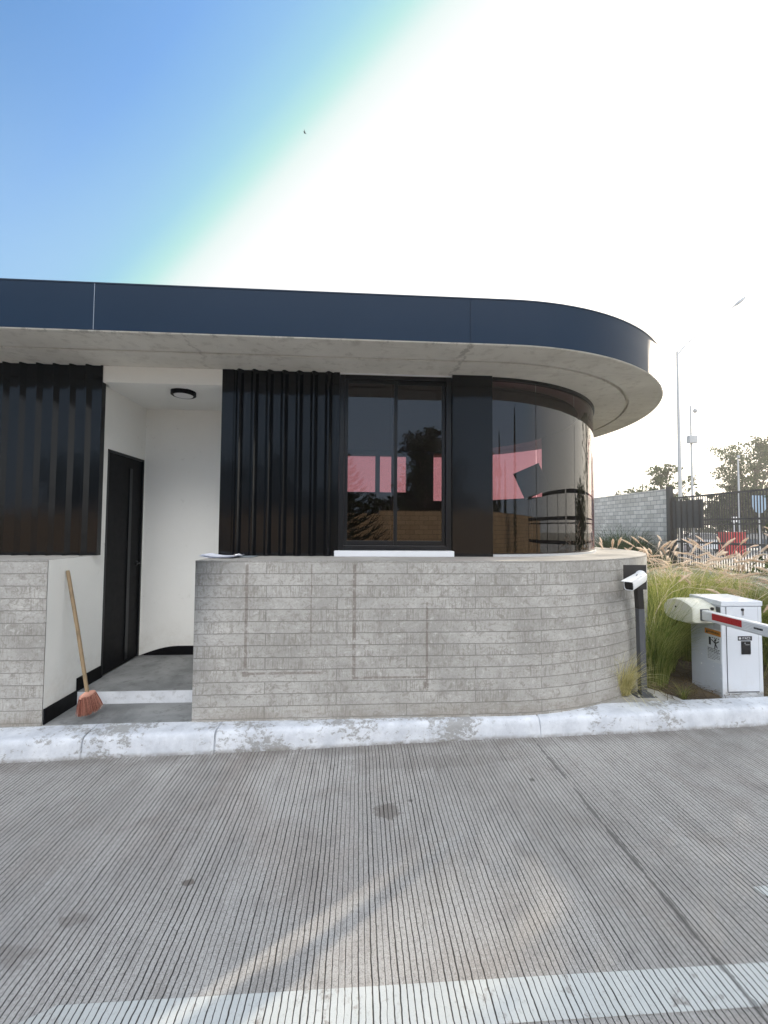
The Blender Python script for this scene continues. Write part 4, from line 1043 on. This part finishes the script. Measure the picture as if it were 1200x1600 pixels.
clumps = [  # x, y, scale, plumes, label, upright
    (2.91, 3.96, .92, 3, 'upright green fountain grass between the camera post and the barrier cabinet', 1),
    (3.30, 4.37, 1.0, 4, 'upright fountain grass directly behind the beige barrier arm housing', 1),
    (3.52, 4.62, 1.05, 5, 'upright fountain grass behind the left edge of the barrier cabinet', 1),
    (3.95, 4.72, 1.05, 9, 'fountain grass with pinkish plumes standing directly behind the white barrier cabinet', 1),
    (4.55, 4.62, .95, 7, 'fountain grass at right picture edge, beside the barrier cabinet', 0),
    (3.78, 5.28, 1.0, 10, 'fountain grass with pale plumes in second row, near the curved wall', 0),
    (4.25, 5.25, 1.0, 10, 'fountain grass with pale plumes in second row, behind the barrier cabinet', 0),
    (4.95, 4.95, .95, 9, 'fountain grass with pale plumes in second row at the right picture edge', 0),
    (5.15, 4.30, 1.15, 6, None, 0), (5.55, 4.35, 1.2, 6, None, 0), (5.95, 4.35, 1.2, 6, None, 0), (6.5, 4.4, 1.2, 6, None, 0), (7.2, 4.5, 1.2, 6, None, 0),
    (3.78, 5.95, 1.0, 9, None, 0), (4.65, 5.95, 1.0, 9, None, 0), (5.50, 5.70, 1.0, 9, None, 0),
    (4.20, 6.75, 1.0, 8, None, 0), (5.20, 6.85, 1.0, 8, None, 0), (6.20, 6.55, 1.0, 8, None, 0), (6.1, 7.6, 1.0, 7, None, 0), (5.0, 7.8, 1.0, 7, None, 0), (7.1, 7.6, 1.0, 7, None, 0)]
r_ = random.Random(31)
for i, (x, y, s_, npl, lab, upr) in enumerate(clumps):
    root = empty('fountain_grass', (x, y, .11), lab or ('fountain grass clump in front row, right of the picture edge beyond the barrier' if y < 4.7 else 'fountain grass clump with feathery plumes in the rows far behind the barrier'), 'grass', 'fountain grass planted in the bed behind the kerb', r_.uniform(0, 6.28) if not upr else 0.0)
    part_obj('blades', blade_meshes[3 if upr else i % 3], root, s=(s_, s_, s_))
    root['kind'] = 'thing'
    for k in range(npl + 8 if npl > 5 else npl):
        rr = .10 * sqrt(r_.random()); a = r_.uniform(0, 6.28)
        part_obj('plume', plume_data[r_.randrange(5)], root, (rr * cos(a), rr * sin(a), 0), r_.uniform(0, 6.28) if not upr else r_.uniform(-.2, 2.2), (1.05 * s_, 1.05 * s_, s_ * r_.uniform(.95, 1.16)))

# darker grass in front of the block wall
gd = clump_mesh(77, 900, 1.25, .75, .010, 1.0, .3)
o = gd.build('blades', MAT['grass_dark'], None, recalc=False); gd_mesh = o.data; bpy.data.objects.remove(o)
for (x, y, s_, lab) in ((12.6, 19.6, 1.95, 'dark green grass clump at the foot of the grey block wall, left one'), (12.5, 18.2, 1.85, 'dark green grass clump at the foot of the grey block wall, right one'), (12.5, 17.0, 1.0, 'small dark grass clump at the end of the grey block wall by the gate post')):
    root = empty('grass_clump', (x, y, .02), lab, 'grass', 'dark grass clumps along the block wall', x * 7); root['kind'] = 'thing'
    part_obj('blades', gd_mesh, root, s=(s_, s_, s_))

# pale tussock by the wall and small weeds
ts = clump_mesh(90, 700, .44, .95, .004, .35, .07)
root = empty('tussock', (2.40, 3.66, .15), 'small straw yellow grass tussock at the foot of the curved wall beside the post', 'grass')
ts.build('blades', MAT['grass_straw'], root, local=True, recalc=False)
for (x, y, s_, lab, mt) in ((2.93, 3.58, .55, 'tiny green weed growing in the apron edge beside the kerb', 'grass_green'), (3.76, 3.555, .4, 'loose grass tuft growing against the foot of the barrier cabinet', 'grass_straw')):
    root = empty('weed', (x, y, .12), lab, 'weed')
    clump_mesh(int(x * 100), 90, .34, .9, .004, .5, .05).build('blades', MAT[mt], root, local=True, recalc=False).scale = (s_, s_, s_)
# dead thatch lying under the grass
tm = MB(); r_ = random.Random(44)
for i in range(1500):
    x = r_.uniform(2.75, 5.2); y = kv(x) + .24 + abs(r_.gauss(0, .55)); a = r_.uniform(0, pi); L = r_.uniform(.08, .28); z = .135 + r_.uniform(0, .05)
    d = Vector((cos(a), sin(a), r_.uniform(-.12, .12))) * L / 2; w_ = Vector((-sin(a), cos(a), 0)) * .002; c_ = Vector((x, y, z))
    tm.add([c_ - d - w_, c_ - d + w_, c_ + d + w_, c_ + d - w_], [(0, 1, 2, 3)])
tag(tm.build('dry_thatch', MAT['thatch'], None, recalc=False), 'dry fallen grass blades covering the soil behind the kerb', 'ground cover', kind='stuff')

# ------------------------------------------------------------------ trees
def tree(name, loc, H, blobs, nleaf, lsize, mat, label, trunk_r=.16, seed=1, group=None, cat='tree', sparse=0.0):
    r_ = random.Random(seed); L = Vector(loc); root = empty(name, loc, label, cat, group)
    tk = MB(); top = Vector((0, 0, H)); pts = [Vector((.12 * sin(k * 1.7 + seed) * k / 6, .12 * cos(k * 1.3) * k / 6, H * k / 6)) for k in range(7)]
    tk.tube(pts, [trunk_r * (1 - .75 * k / 6) for k in range(7)], 9)
    for (bx, by, bz, rx, ry, rz) in blobs:
        f = r_.uniform(.35, .8); a = pts[0].lerp(pts[-1], f); b = Vector((bx, by, bz))
        if b.z < a.z: a = pts[0].lerp(pts[-1], max(.15, .7 * b.z / H))
        mid = a.lerp(b, .5) + Vector((0, 0, .12 * (b - a).length)); tk.tube([a, mid, b], [trunk_r * .42, trunk_r * .28, trunk_r * .10], 6)
        for q in range(3):
            e = b + Vector((r_.gauss(0, rx * .5), r_.gauss(0, ry * .5), r_.gauss(0, rz * .5))); tk.tube([mid.lerp(b, .6), e], [trunk_r * .16, trunk_r * .05], 4)
    smooth_angle(tk.build('trunk', MAT['bark'], root, local=True), 60)
    lf_ = MB(); tot = sum((b[3] * b[4] * b[5]) ** .67 for b in blobs)
    for (bx, by, bz, rx, ry, rz) in blobs:
        k_ = int(nleaf * (rx * ry * rz) ** .67 / tot); subs = [Vector((r_.gauss(0, .52), r_.gauss(0, .52), r_.gauss(0, .52))) for _ in range(max(6, k_ // 28))]
        for i in range(k_):
            s_ = r_.choice(subs); p = s_ + Vector((r_.gauss(0, .21), r_.gauss(0, .21), r_.gauss(0, .17)))
            c_ = Vector((bx + p.x * rx, by + p.y * ry, bz + p.z * rz))
            e = Euler((r_.uniform(0, 6.28), r_.uniform(0, 6.28), r_.uniform(0, 6.28))).to_matrix(); s2 = lsize * r_.uniform(.6, 1.3)
            a, b = e @ Vector((s2, 0, 0)), e @ Vector((0, s2 * .45, 0))
            lf_.add([c_ - a, c_ - b, c_ + a, c_ + b], [(0, 1, 2, 3)])
    lf_.build('crown', mat, root, local=True, recalc=False)
    return root
def blob_crown(r_, n, R_, z0, z1, s0, s1):
    out = []
    for i in range(n):
        t_ = (i + .5) / n; z = z0 + (z1 - z0) * t_; a = r_.uniform(0, 6.28); rr = R_ * sin(pi * min(1, .12 + .83 * t_)) ** .7 * sqrt(r_.uniform(.15, 1))
        s_ = r_.uniform(s0, s1); out.append((rr * cos(a), rr * sin(a), z, s_, s_, s_ * .75))
    return out
# right hand tree beyond the street and the others along it
r_ = random.Random(61)
def atd(du, dz, v): return (du * v, v, 0.0)
tree('leafy_tree', (1.025 * 40, 40, 0), 8.2, blob_crown(r_, 26, 3.9, 3.6, 10.6, 1.1, 1.7), 11000, .15, MAT['tree_leaf'], 'large leafy tree beyond the gate at the right picture edge', .26, 5)
tree('roadside_tree', (22.5, 14.6, 0), 8.0, blob_crown(r_, 20, 3.6, 4.6, 10.2, .9, 1.4), 1000, .17, MAT['tree_leaf'], 'big roadside tree out of frame to the right, mirrored in the curved glass', .25, 21)
tree('leafy_tree', (.962 * 37, 37, 0), 4.4, blob_crown(r_, 14, 2.5, 2.1, 5.2, .8, 1.2), 3600, .18, MAT['dark_leaf'], 'low dark bushy tree seen through the gate bars left of the large tree', .2, 6)
tree('leafy_tree', (1.06 * 36, 36, 0), 4.0, blob_crown(r_, 14, 3.0, 1.9, 4.9, .9, 1.3), 3600, .18, MAT['dark_leaf'], 'dark bushy tree behind the round sign at the right picture edge', .2, 7)
tree('leafy_tree', (.775 * 36, 36, 0), 6.6, blob_crown(r_, 12, 2.4, 3.6, 7.4, .7, 1.1), 1500, .17, MAT['tree_leaf'], 'sparse tree rising behind the grey block wall and the lamp pole', .15, 8)
tree('leafy_tree', (.705 * 39, 39, 0), 4.6, blob_crown(r_, 8, 1.9, 3.4, 5.4, .6, .9), 800, .16, MAT['tree_leaf'], 'small thin tree top peeking over the grey block wall, left one', .12, 9)
for k, (a, v) in enumerate(((.86, 60), (.93, 64), (1.0, 62), (1.08, 60), (1.16, 58), (.79, 66))):
    tree('far_tree', (a * v, v, 0), 3.6, blob_crown(r_, 9, 3.0, 1.2, 4.2 + (k % 3) * .6, 1.0, 1.6), 1200, .30, MAT['dark_leaf'], 'dark far tree in the row beyond the parked cars', .2, 70 + k, 'far trees in a row beyond the parked cars')

# ================================================================== RIGHT BACKGROUND
bwall = MB(); bwall.bb(13.5, 13.72, 17.1, 30.0, 0, 3.48); tag(bwall.build('block_wall', MAT['grey_blocks']), 'grey concrete block wall left of the black sliding gate', 'wall')
gp = empty('gate_post', (13.45, 16.95, 0), 'tall black steel post at the end of the grey block wall', 'post')
m = MB(); m.bb(13.36, 13.54, 16.86, 17.06, 0, 3.52); m.build('post_shaft', MAT['gate_black'], gp, bevel=.008)
m = MB(); m.bb(13.345, 13.555, 16.845, 17.075, 3.521, 3.54); m.build('cap', MAT['gate_black'], gp)
def gate(y0, y1, label, sheet=None, bars=True):
    root = empty('sliding_gate', (13.5, (y0 + y1) / 2, .1), label, 'gate', 'black sliding gate leaves along the street')
    f = MB(); x0, x1 = 13.47, 13.53
    f.bb(x0, x1, y0, y1, 2.99, 3.06); f.bb(x0, x1, y0, y1, 2.03, 2.10); f.bb(x0, x1, y0, y1, 1.86, 1.91); f.bb(x0, x1, y0, y1, 1.13, 1.21); f.bb(x0, x1, y0, y1, .14, .24)
    for y in (y0, y1 - .08): f.bb(x0 - .005, x1 + .005, y, y + .08, .10, 3.065)
    f.build('gate_frame', MAT['gate_black'], root)
    if not bars:
        f = MB(); q = y0 + 2.4
        while q < y1 - 1: f.bb(13.45, 13.55, q, q + .12, .12, 3.05); q += 2.4
        for z in (1.10, 2.0, 2.95): f.bb(13.44, 13.56, y0, y1, z, z + .14)
        f.build('stiff_frame', MAT['gate_black'], root); return root
    b = MB(); y = y0 + .12
    while y < y1 - .1: b.bb(13.487, 13.513, y - .0125, y + .0125, .16, 3.04); y += .105
    b.build('bars', MAT['gate_black'], root)
    if sheet:
        s_ = MB(); s_.bb(13.44, 13.466, sheet[0], sheet[1], 1.75, 2.88); s_.build('cover_sheet', MAT['gate_sheet'], root)
        for k in range(5):
            y = sheet[0] + .15 + k * .30
            s_ = MB(); s_.bb(13.40, 13.438, y, y + .05, .16, 2.95); s_.build('stiffener', MAT['gate_black'], root)
    return root
gate(9.3, 16.82, 'black barred sliding gate leaf beside the block wall, partly covered by a dark sheet', (15.25, 16.80))
gate(3.2, 9.1, 'black open framed gate leaf without bars, mirrored in the curved glass', None, False)
gate(-6.0, 3.0, 'black open framed gate leaf without bars nearest the road', None, False)
ks = MB(); ks.bb(12.95, 13.9, 9, 17, -.005, .13); tag(ks.build('gate_kerb', MAT['pavement_concrete']), None, None, None, 'structure')

# street lamp with long arm
SL = Vector((.8218 * 20.0, 20.0, 0))
slm = empty('street_lamp', SL, 'tall tapered street lamp pole with long thin arm rising behind the gate', 'street lamp')
m = MB(); m.tube([SL + Vector((0, 0, z)) for z in (0, .3, .31, 5, 10.95)], [.15, .15, .105, .085, .045], 14); smooth_angle(m.build('pole', MAT['pale_pole'], slm), 40)
hd_ = Vector((.9966 * 20.0, 20.0, 1.65 + .6032 * 20.0)); t0 = SL + Vector((0, 0, 10.9))
dirh = (hd_ - t0)
m = MB(); m.tube([t0 - Vector((0, 0, .15)), t0 + dirh * .15 + Vector((0, 0, .05)), t0 + dirh * .5 + Vector((0, 0, .06)), t0 + dirh * .88], [.045, .035, .025, .02], 8); m.build('arm', MAT['pale_pole'], slm)
m = MB(); hx = dirh.normalized(); sdv = hx.cross(Vector((0, 0, 1))).normalized(); upv_ = sdv.cross(hx)
secs = []
for t_, w_, h_ in ((-.55, .03, .03), (-.25, .06, .05), (-.2, .13, .08), (.1, .16, .09), (.4, .11, .06), (.52, .03, .03)):
    secs.append([hd_ + hx * t_ + sdv * w_ * cos(2 * pi * k / 12) + upv_ * h_ * sin(2 * pi * k / 12) for k in range(12)])
loft(m, secs); smooth_angle(m.build('lamp_head', MAT['pale_pole'], slm), 50)

# surveillance mast with dome camera and box
CM = Vector((.8545 * 22.0, 22.0, 0)); zt = 1.65 + .3177 * 22
mast = empty('camera_mast', CM, 'slim mast with hanging dome camera and grey box right of the lamp pole', 'mast')
m = MB(); m.tube([CM + Vector((0, 0, z)) for z in (0, 4, zt + .1)], [.075, .06, .04], 12); smooth_angle(m.build('pole', MAT['pale_pole'], mast), 40)
m = MB(); m.tube([CM + Vector((0, 0, zt)), CM + Vector((.12, 0, zt + .04)), CM + Vector((.27, 0, zt)), CM + Vector((.28, 0, zt - .08))], .025, 8); m.build('bracket', MAT['pale_pole'], mast)
m = MB(); c_ = CM + Vector((.28, 0, zt - .18)); m.lathe([(0, .12), (.06, .12), (.11, .05), (.11, .0), (.09, -.07), (.05, -.11), (0, -.12)], c_, 16); smooth_angle(m.build('dome_camera', MAT['galv'], mast), 50)
m = MB(); zb = 1.65 + .2341 * 22; m.bb(CM.x - .25, CM.x + .24, CM.y - .2, CM.y + .05, zb - .22, zb + .21); m.build('equipment_box', MAT['pale_pole'], mast, bevel=.03)
m = MB(); m.tube([CM + Vector((0, 0, 4.4)), CM + Vector((0, 0, zt + .7))], .012, 5); m.build('antenna', MAT['pale_pole'], mast)

# thin pole carrying cables
TP = Vector((.9811 * 30, 30, 0)); zt2 = 1.65 + .185 * 30
up_ = empty('utility_pole', TP, 'thin dark utility pole with cables in front of the large leafy tree', 'utility pole')
m = MB(); m.tube([TP, TP + Vector((0, 0, zt2))], [.09, .05], 10); m.build('pole', MAT['galv'], up_)
m = MB(); m.lathe([(0, 0), (.08, 0), (.10, .1), (.06, .2), (0, .22)], TP + Vector((.04, 0, zt2 + .12)), 10); m.build('insulator', MAT['galv'], up_)
m = MB(); m.tube([TP + Vector((.05, 0, zt2 + .25)), TP + Vector((4, -1, zt2 + .8)), TP + Vector((9, -2, zt2 + 2.3))], .018, 5); m.build('cable', MAT['ink'], up_)
m = MB(); m.tube([TP + Vector((.05, 0, zt2 + .05)), TP + Vector((4, -1, zt2 + .6)), TP + Vector((9, -2, zt2 + 2.0))], .014, 5); m.build('cable', MAT['ink'], up_)

# red block kiosk and white sign on it, round sign in the street
rb = empty('red_stand', (.956 * 25, 25, 0), 'red box shaped stand seen through the gate bars', 'stand')
x_ = .956 * 25
m = MB(); m.bb(x_ - .62, x_ + .62, 24.6, 25.3, .08, 1.50); m.build('body', MAT['red_paint'], rb, bevel=.03)
m = MB(); m.bb(x_ - .66, x_ + .66, 24.56, 25.34, 1.502, 1.56); m.build('top', MAT['red_paint'], rb, bevel=.01)
m = MB(); m.bb(x_ - .58, x_ + .58, 24.64, 25.26, 0, .078); m.build('plinth', MAT['black_paint'], rb)
ws = empty('white_sign', (.967 * 26, 26, 0), 'small white sign on white stick rising behind the red stand', 'sign')
x_ = .967 * 26
m = MB(); m.tube([(x_, 26, 0), (x_, 26, 2.45)], .05, 8); m.build('stick', MAT['white_sign'], ws)
m = MB(); m.bb(x_ - .24, x_ + .2, 25.93, 25.97, 2.22, 2.58); m.build('panel', MAT['white_sign'], ws, bevel=.01)
rsn = empty('road_sign', (1.033 * 21, 21, 0), 'pale blue shield shaped road sign on grey pole behind the gate', 'sign')
x_ = 1.033 * 21; m = MB(); m.tube([(x_, 21, 0), (x_, 21, 3.5)], .055, 10); m.build('pole', MAT['galv'], rsn)
m = MB(); poly = [(-.42, .62), (.42, .62), (.42, .15)] + [(.42 * cos(-pi * k / 10), .15 + .50 * sin(-pi * k / 10)) for k in range(1, 10)] + [(-.42, .15)]
n_ = len(poly); zc = 2.95
m.add([(x_ + a, 20.92, zc + b) for a, b in poly] + [(x_ + a, 20.94, zc + b) for a, b in poly], [tuple(range(n_)), tuple(range(n_, 2 * n_))[::-1]] + [(i, (i + 1) % n_, n_ + (i + 1) % n_, n_ + i) for i in range(n_)])
m.build('panel', MAT['blue_sign'], rsn)

# ------------------------------------------------------------------ parked cars
def car(label, paint, loc, rz, group='cars parked beyond the gate'):
    root = empty('parked_car', loc, label, 'car', group, rz)
    side = [(-2.1, .35), (-2.15, .60), (-2.08, .86), (-1.75, .96), (-1.45, 1.00), (-.85, 1.40), (-.3, 1.47), (.45, 1.46), (1.0, 1.30), (1.35, .98), (1.85, .90), (2.12, .74), (2.18, .45), (2.1, .30)]
    def half(z): return .86 if z < .95 else .86 - .26 * (z - .95) / .5
    lays = [(-1.0, 1.0)]
    mb = MB(); n = len(side)
    vs = [(x, -half(z), z) for x, z in side] + [(x * .985, -half(z) + (.0), z) for x, z in side]
    vs = [(x, -half(z) + .05, z - .0) for x, z in side]; ring_ = []
    rows = []
    for s_, ins in ((-1, .10), (-1, 0), (1, 0), (1, .10)):
        rows.append([(x * (1 - ins * .12), s_ * (half(z) - (0.06 if ins else 0)), z * (1 - ins * .03) + (.01 if ins else 0)) for x, z in side])
    rows = [rows[0], rows[1], rows[2], rows[3]]
    # order: left inset, left edge, right edge, right inset gives rounded shoulders
    mb.v = []; mb.f = []; mb.uv = []
    body = MB(); allv = [p for r_ in rows for p in r_]; fs = []
    for i in range(3):
        for k in range(n): fs.append((i * n + k, i * n + (k + 1) % n, (i + 1) * n + (k + 1) % n, (i + 1) * n + k))
    fs += [tuple(range(n)), tuple(3 * n + k for k in range(n))[::-1]]
    body.add(allv, fs); b = body.build('body', MAT[paint], root, local=True, bevel=.03); smooth_angle(b, 25)
    for s_ in (-1, 1):
        w_ = MB(); q = [(-1.30, 1.0), (-.80, 1.36), (-.28, 1.42), (-.28, 1.0)]; w_.add([(x, s_ * (half(z) + .006 - .055 * 0), z) for x, z in q], [(0, 1, 2, 3)]); w_.build('side_window', MAT['car_glass'], root, local=True)
        w_ = MB(); q = [(-.22, 1.0), (-.22, 1.42), (.45, 1.41), (.92, 1.27), (1.18, 1.0)]; w_.add([(x, s_ * (half(z) + .006), z) for x, z in q], [(0, 1, 2, 3, 4)]); w_.build('side_window', MAT['car_glass'], root, local=True)
        h_ = MB(); h_.box((2.10, s_ * .62, .68), (.14, .34, .15), (0, .25, 0)); h_.build('headlight', MAT['lamp_clear'], root, local=True, bevel=.02)
        h_ = MB(); h_.box((-2.08, s_ * .66, .78), (.10, .28, .14)); h_.build('tail_light', MAT['lamp_red'], root, local=True, bevel=.02)
        h_ = MB(); h_.box((.95, s_ * .93, 1.03), (.12, .16, .11)); h_.build('side_mirror', MAT[paint], root, local=True, bevel=.02)
        for x in (-1.32, 1.36):
            t_ = MB(); t_.lathe([(.0, -.1), (.30, -.1), (.325, -.06), (.325, .06), (.30, .1), (0, .1)], (x, s_ * .78, .325), 20, 'Y'); wh = smooth_angle(t_.build('wheel', MAT['rubber'], root, local=True), 40)
            t_ = MB(); t_.lathe([(.0, 0), (.21, 0), (.19, .012 * s_), (0, .02 * s_)], (x, s_ * .882, .325), 16, 'Y'); t_.build('rim', MAT['rim_silver'], wh, local=True)
    w_ = MB(); w_.add([(1.30, -.76, 1.02), (1.30, .76, 1.02), (1.02, .64, 1.30), (1.02, -.64, 1.30)], [(0, 1, 2, 3)]); 
    w_ = MB(); w_.add([(1.345, -.74, 1.005), (1.345, .74, 1.005), (1.022, .63, 1.30), (1.022, -.63, 1.30)], [(0, 1, 2, 3)]); w_.build('windscreen', MAT['car_glass'], root, local=True)
    w_ = MB(); w_.add([(-1.42, -.72, 1.035), (-1.42, .72, 1.035), (-.89, .60, 1.39), (-.89, -.60, 1.39)], [(0, 1, 2, 3)]); w_.build('rear_window', MAT['car_glass'], root, local=True)
    return root
car('white car parked left of the red stand, seen through the gate', 'car_white', (.875 * 29, 29, 0.01), R(-20))
car('dark blue car parked right of the red stand, seen through the gate', 'car_dark', (1.02 * 30, 30, 0.01), R(160))
car('silver car at the right picture edge behind the road sign pole', 'car_silver', (1.12 * 29, 27.5, 0.01), R(170))

# ================================================================== BEHIND THE CAMERA (seen mirrored in the glass)
ow = MB(); ow.bb(.85, 26, -10.3, -10, 0, 2.42); tag(ow.build('block_wall', MAT['ochre_blocks']), 'ochre block wall across the road, higher stretch mirrored in the right pane', 'wall')
ow = MB(); ow.bb(-24, .845, -10.28, -9.98, 0, 2.28); tag(ow.build('block_wall', MAT['ochre_blocks']), 'ochre block wall across the road, lower stretch mirrored in the left pane', 'wall')
m = MB(); m.quad((-40, -30, .03), (26, -30, .03), (26, -8.7, .03), (-40, -8.7, .03)); m.build('verge', MAT['dry_ground'], kind='structure')

def norfolk(loc, H, label, seed):
    r_ = random.Random(seed); root = empty('young_conifer', loc, label, 'tree'); tk = MB(); tk.tube([(0, 0, 0), (0, 0, H)], [.07, .012], 8); tk.build('trunk', MAT['bark'], root, local=True)
    br = MB()
    for k in range(26):
        z = H * (.12 + .86 * k / 26); L = (H - z) * .42 + .18
        for q in range(5):
            a = q * 2 * pi / 5 + k * .63; pts = []
            for t_ in (0, .25, .5, .75, 1): pts.append(Vector((cos(a) * L * t_, sin(a) * L * t_, z - .10 * L * sin(t_ * 2.2) + .55 * L * t_ ** 3)))
            br.tube(pts, [.022, .020, .018, .015, .004], 5)
            for j in range(5):
                t_ = .3 + .13 * j; i0 = min(3, int(t_ * 4)); b = pts[i0].lerp(pts[i0 + 1], t_ * 4 - i0)
                for s_ in (-1, 1):
                    e = b + Vector((cos(a + s_ * .7), sin(a + s_ * .7), .55)) * L * .24; br.tube([b, b.lerp(e, .6) - Vector((0, 0, .02)), e], [.014, .013, .003], 4)
    br.build('branches', MAT['dark_leaf'], root, local=True, recalc=False); return root
norfolk((-.55, -6.3, 0), 4.3, 'young conifer with upturned branches mirrored at the left side of the window', 3)
r_ = random.Random(99)
tree('street_tree', (6.1, -31, 0), 8.6, blob_crown(r_, 26, 2.5, 3.0, 10.6, .9, 1.45), 9000, .20, MAT['dark_leaf'], 'tall dark tree across the road mirrored in the right window pane', .3, 11)
tree('street_tree', (2.3, -24, 0), 3.4, blob_crown(r_, 10, 1.9, 2.0, 4.1, .6, 1.0), 1800, .16, MAT['dark_leaf'], 'low dark tree across the road mirrored near the window mullion', .2, 12)
tree('street_tree', (8.6, -27, 0), 3.6, blob_crown(r_, 12, 2.6, 1.6, 4.6, .8, 1.2), 2000, .18, MAT['dark_leaf'], 'low wide tree across the road beside the tall dark one', .2, 13)
tree('street_tree', (13.5, -22, 0), 5.6, blob_crown(r_, 12, 2.2, 2.4, 7.0, .8, 1.2), 2200, .18, MAT['dark_leaf'], 'mid height tree across the road mirrored in the curved glass, near the gate', .2, 14)
for k, (x, y, h_) in enumerate(((7.2, 5.55, 2.45), (7.9, 5.4, 2.4))):  # unseen shrubs added sunward of the lane to cast shade on the road
    tree('shrub', (x, y, .1), h_ * .6, blob_crown(r_, 8, .42, .5, h_, .42, .55), 2800, .06, MAT['tree_leaf'], ['leafy shrub in the planting bed right of the picture edge, mirrored in the curved glass', 'slightly taller leafy shrub further right in the planting bed'][k], .04, 140 + k, None, 'shrub')
for k, (x, y) in enumerate(((-5, -20), (-9.5, -22), (-14, -19), (-19, -22), (-1.8, -26))):
    tree('street_tree', (x, y, 0), 5.0, blob_crown(r_, 14, 2.6, 1.8, 6.2 - (k == 4) * 2.4, 1.0, 1.5), 2200, .20, MAT['dark_leaf'], 'dark tree in the row across the road, mirrored in the black panels', .2, 80 + k, 'dark trees across the road on the left')
for k, (x, y, h_) in enumerate(((9.5, -11.5, 6.5), (11.2, -11.6, 5.2), (12.2, -9, 7.5))):
    root = empty('cypress', (x, y, 0), ['slim cypress behind the ochre wall', 'shorter slim cypress behind the ochre wall nearer the gate', 'tallest cypress at the corner of road and gate'][k], 'tree', 'slim cypresses mirrored in the curved glass')
    tk = MB(); tk.tube([(0, 0, 0), (0, 0, h_ * .8)], [.1, .03], 8); tk.build('trunk', MAT['bark'], root, local=True)
    lf_ = MB()
    for i in range(1500):
        t_ = r_.random() ** .8; rr = .55 * (1 - t_) ** .7 * sqrt(r_.random()) + .04; a = r_.uniform(0, 6.28); c_ = Vector((rr * cos(a), rr * sin(a), .4 + t_ * (h_ - .4)))
        e = Vector((r_.gauss(0, .3) + cos(a) * .3, r_.gauss(0, .3) + sin(a) * .3, 1)).normalized() * .16; w_ = Vector((-sin(a), cos(a), 0)) * .05; lf_.add([c_ - w_, c_ + w_, c_ + e], [(0, 1, 2)])
    lf_.build('foliage', MAT['dark_leaf'], root, local=True, recalc=False)

# ------------------------------------------------------------------ a board hung askew in the round room
db = empty('dark_board', (2.59, 6.0, .36), 'dark square board tilted on a thin stand behind the curved glass', 'board')
m = MB(); m.box((2.59, 6.0, 2.37), (.41, .02, .43), Euler((0, R(-24), R(-6))).to_matrix()); m.build('panel', MAT['interior_wall'], db)
m = MB(); m.tube([(2.59, 6.02, .36), (2.59, 6.02, 2.40)], .012, 8); m.build('stand', MAT['black_paint'], db)

# bird far up in the sky
BD = Vector((-.1453 * 12, 12, 1.65 + .9911 * 12))
bird = empty('bird', BD, 'tiny dark bird gliding high over the booth roof', 'bird')
m = MB(); ax_ = Vector((.8, .2, -.55)).normalized(); s1 = Vector((0, 0, 1)).cross(ax_).normalized(); s2 = ax_.cross(s1); secs = []
for t_, w_ in ((-.11, .004), (-.08, .012), (-.02, .026), (.05, .024), (.08, .016), (.10, .012), (.125, .002)):
    secs.append([BD + (ax_ * t_ + s1 * w_ * cos(2 * pi * k / 10)) * .5 + s2 * .5 * w_ * sin(2 * pi * k / 10) for k in range(10)])
loft(m, secs)
for s_ in (-1, 1):
    w0, w1, w2 = BD + ax_ * .022, BD + ax_ * -.015, BD + s1 * .08 * s_ - ax_ * .03 + s2 * .01
    m.add([w0, w1, w2, w0 + s2 * .006, w1 + s2 * .006, w2 + s2 * .002], [(0, 1, 2), (5, 4, 3), (0, 3, 4, 1), (1, 4, 5, 2), (2, 5, 3, 0)])
m.build('body', MAT['bird_dark'], bird)

# ================================================================== AIR
hz = MB(); hz.bb(-200, 200, -200, 200, -1.2, 15.2); hzo = hz.build('haze', None); hzo['kind'] = 'stuff'
hm_ = bpy.data.materials.new('haze_air'); hm_.use_nodes = True; hn = hm_.node_tree.nodes; hn.clear()
ho = hn.new('ShaderNodeOutputMaterial'); hv = hn.new('ShaderNodeVolumePrincipled')
hv.inputs['Color'].default_value = (0.95, 0.95, 0.94, 1); hv.inputs['Density'].default_value = 0.0016; hv.inputs['Anisotropy'].default_value = 0.45
hm_.node_tree.links.new(hv.outputs[0], ho.inputs['Volume']); hzo.data.materials.append(hm_)
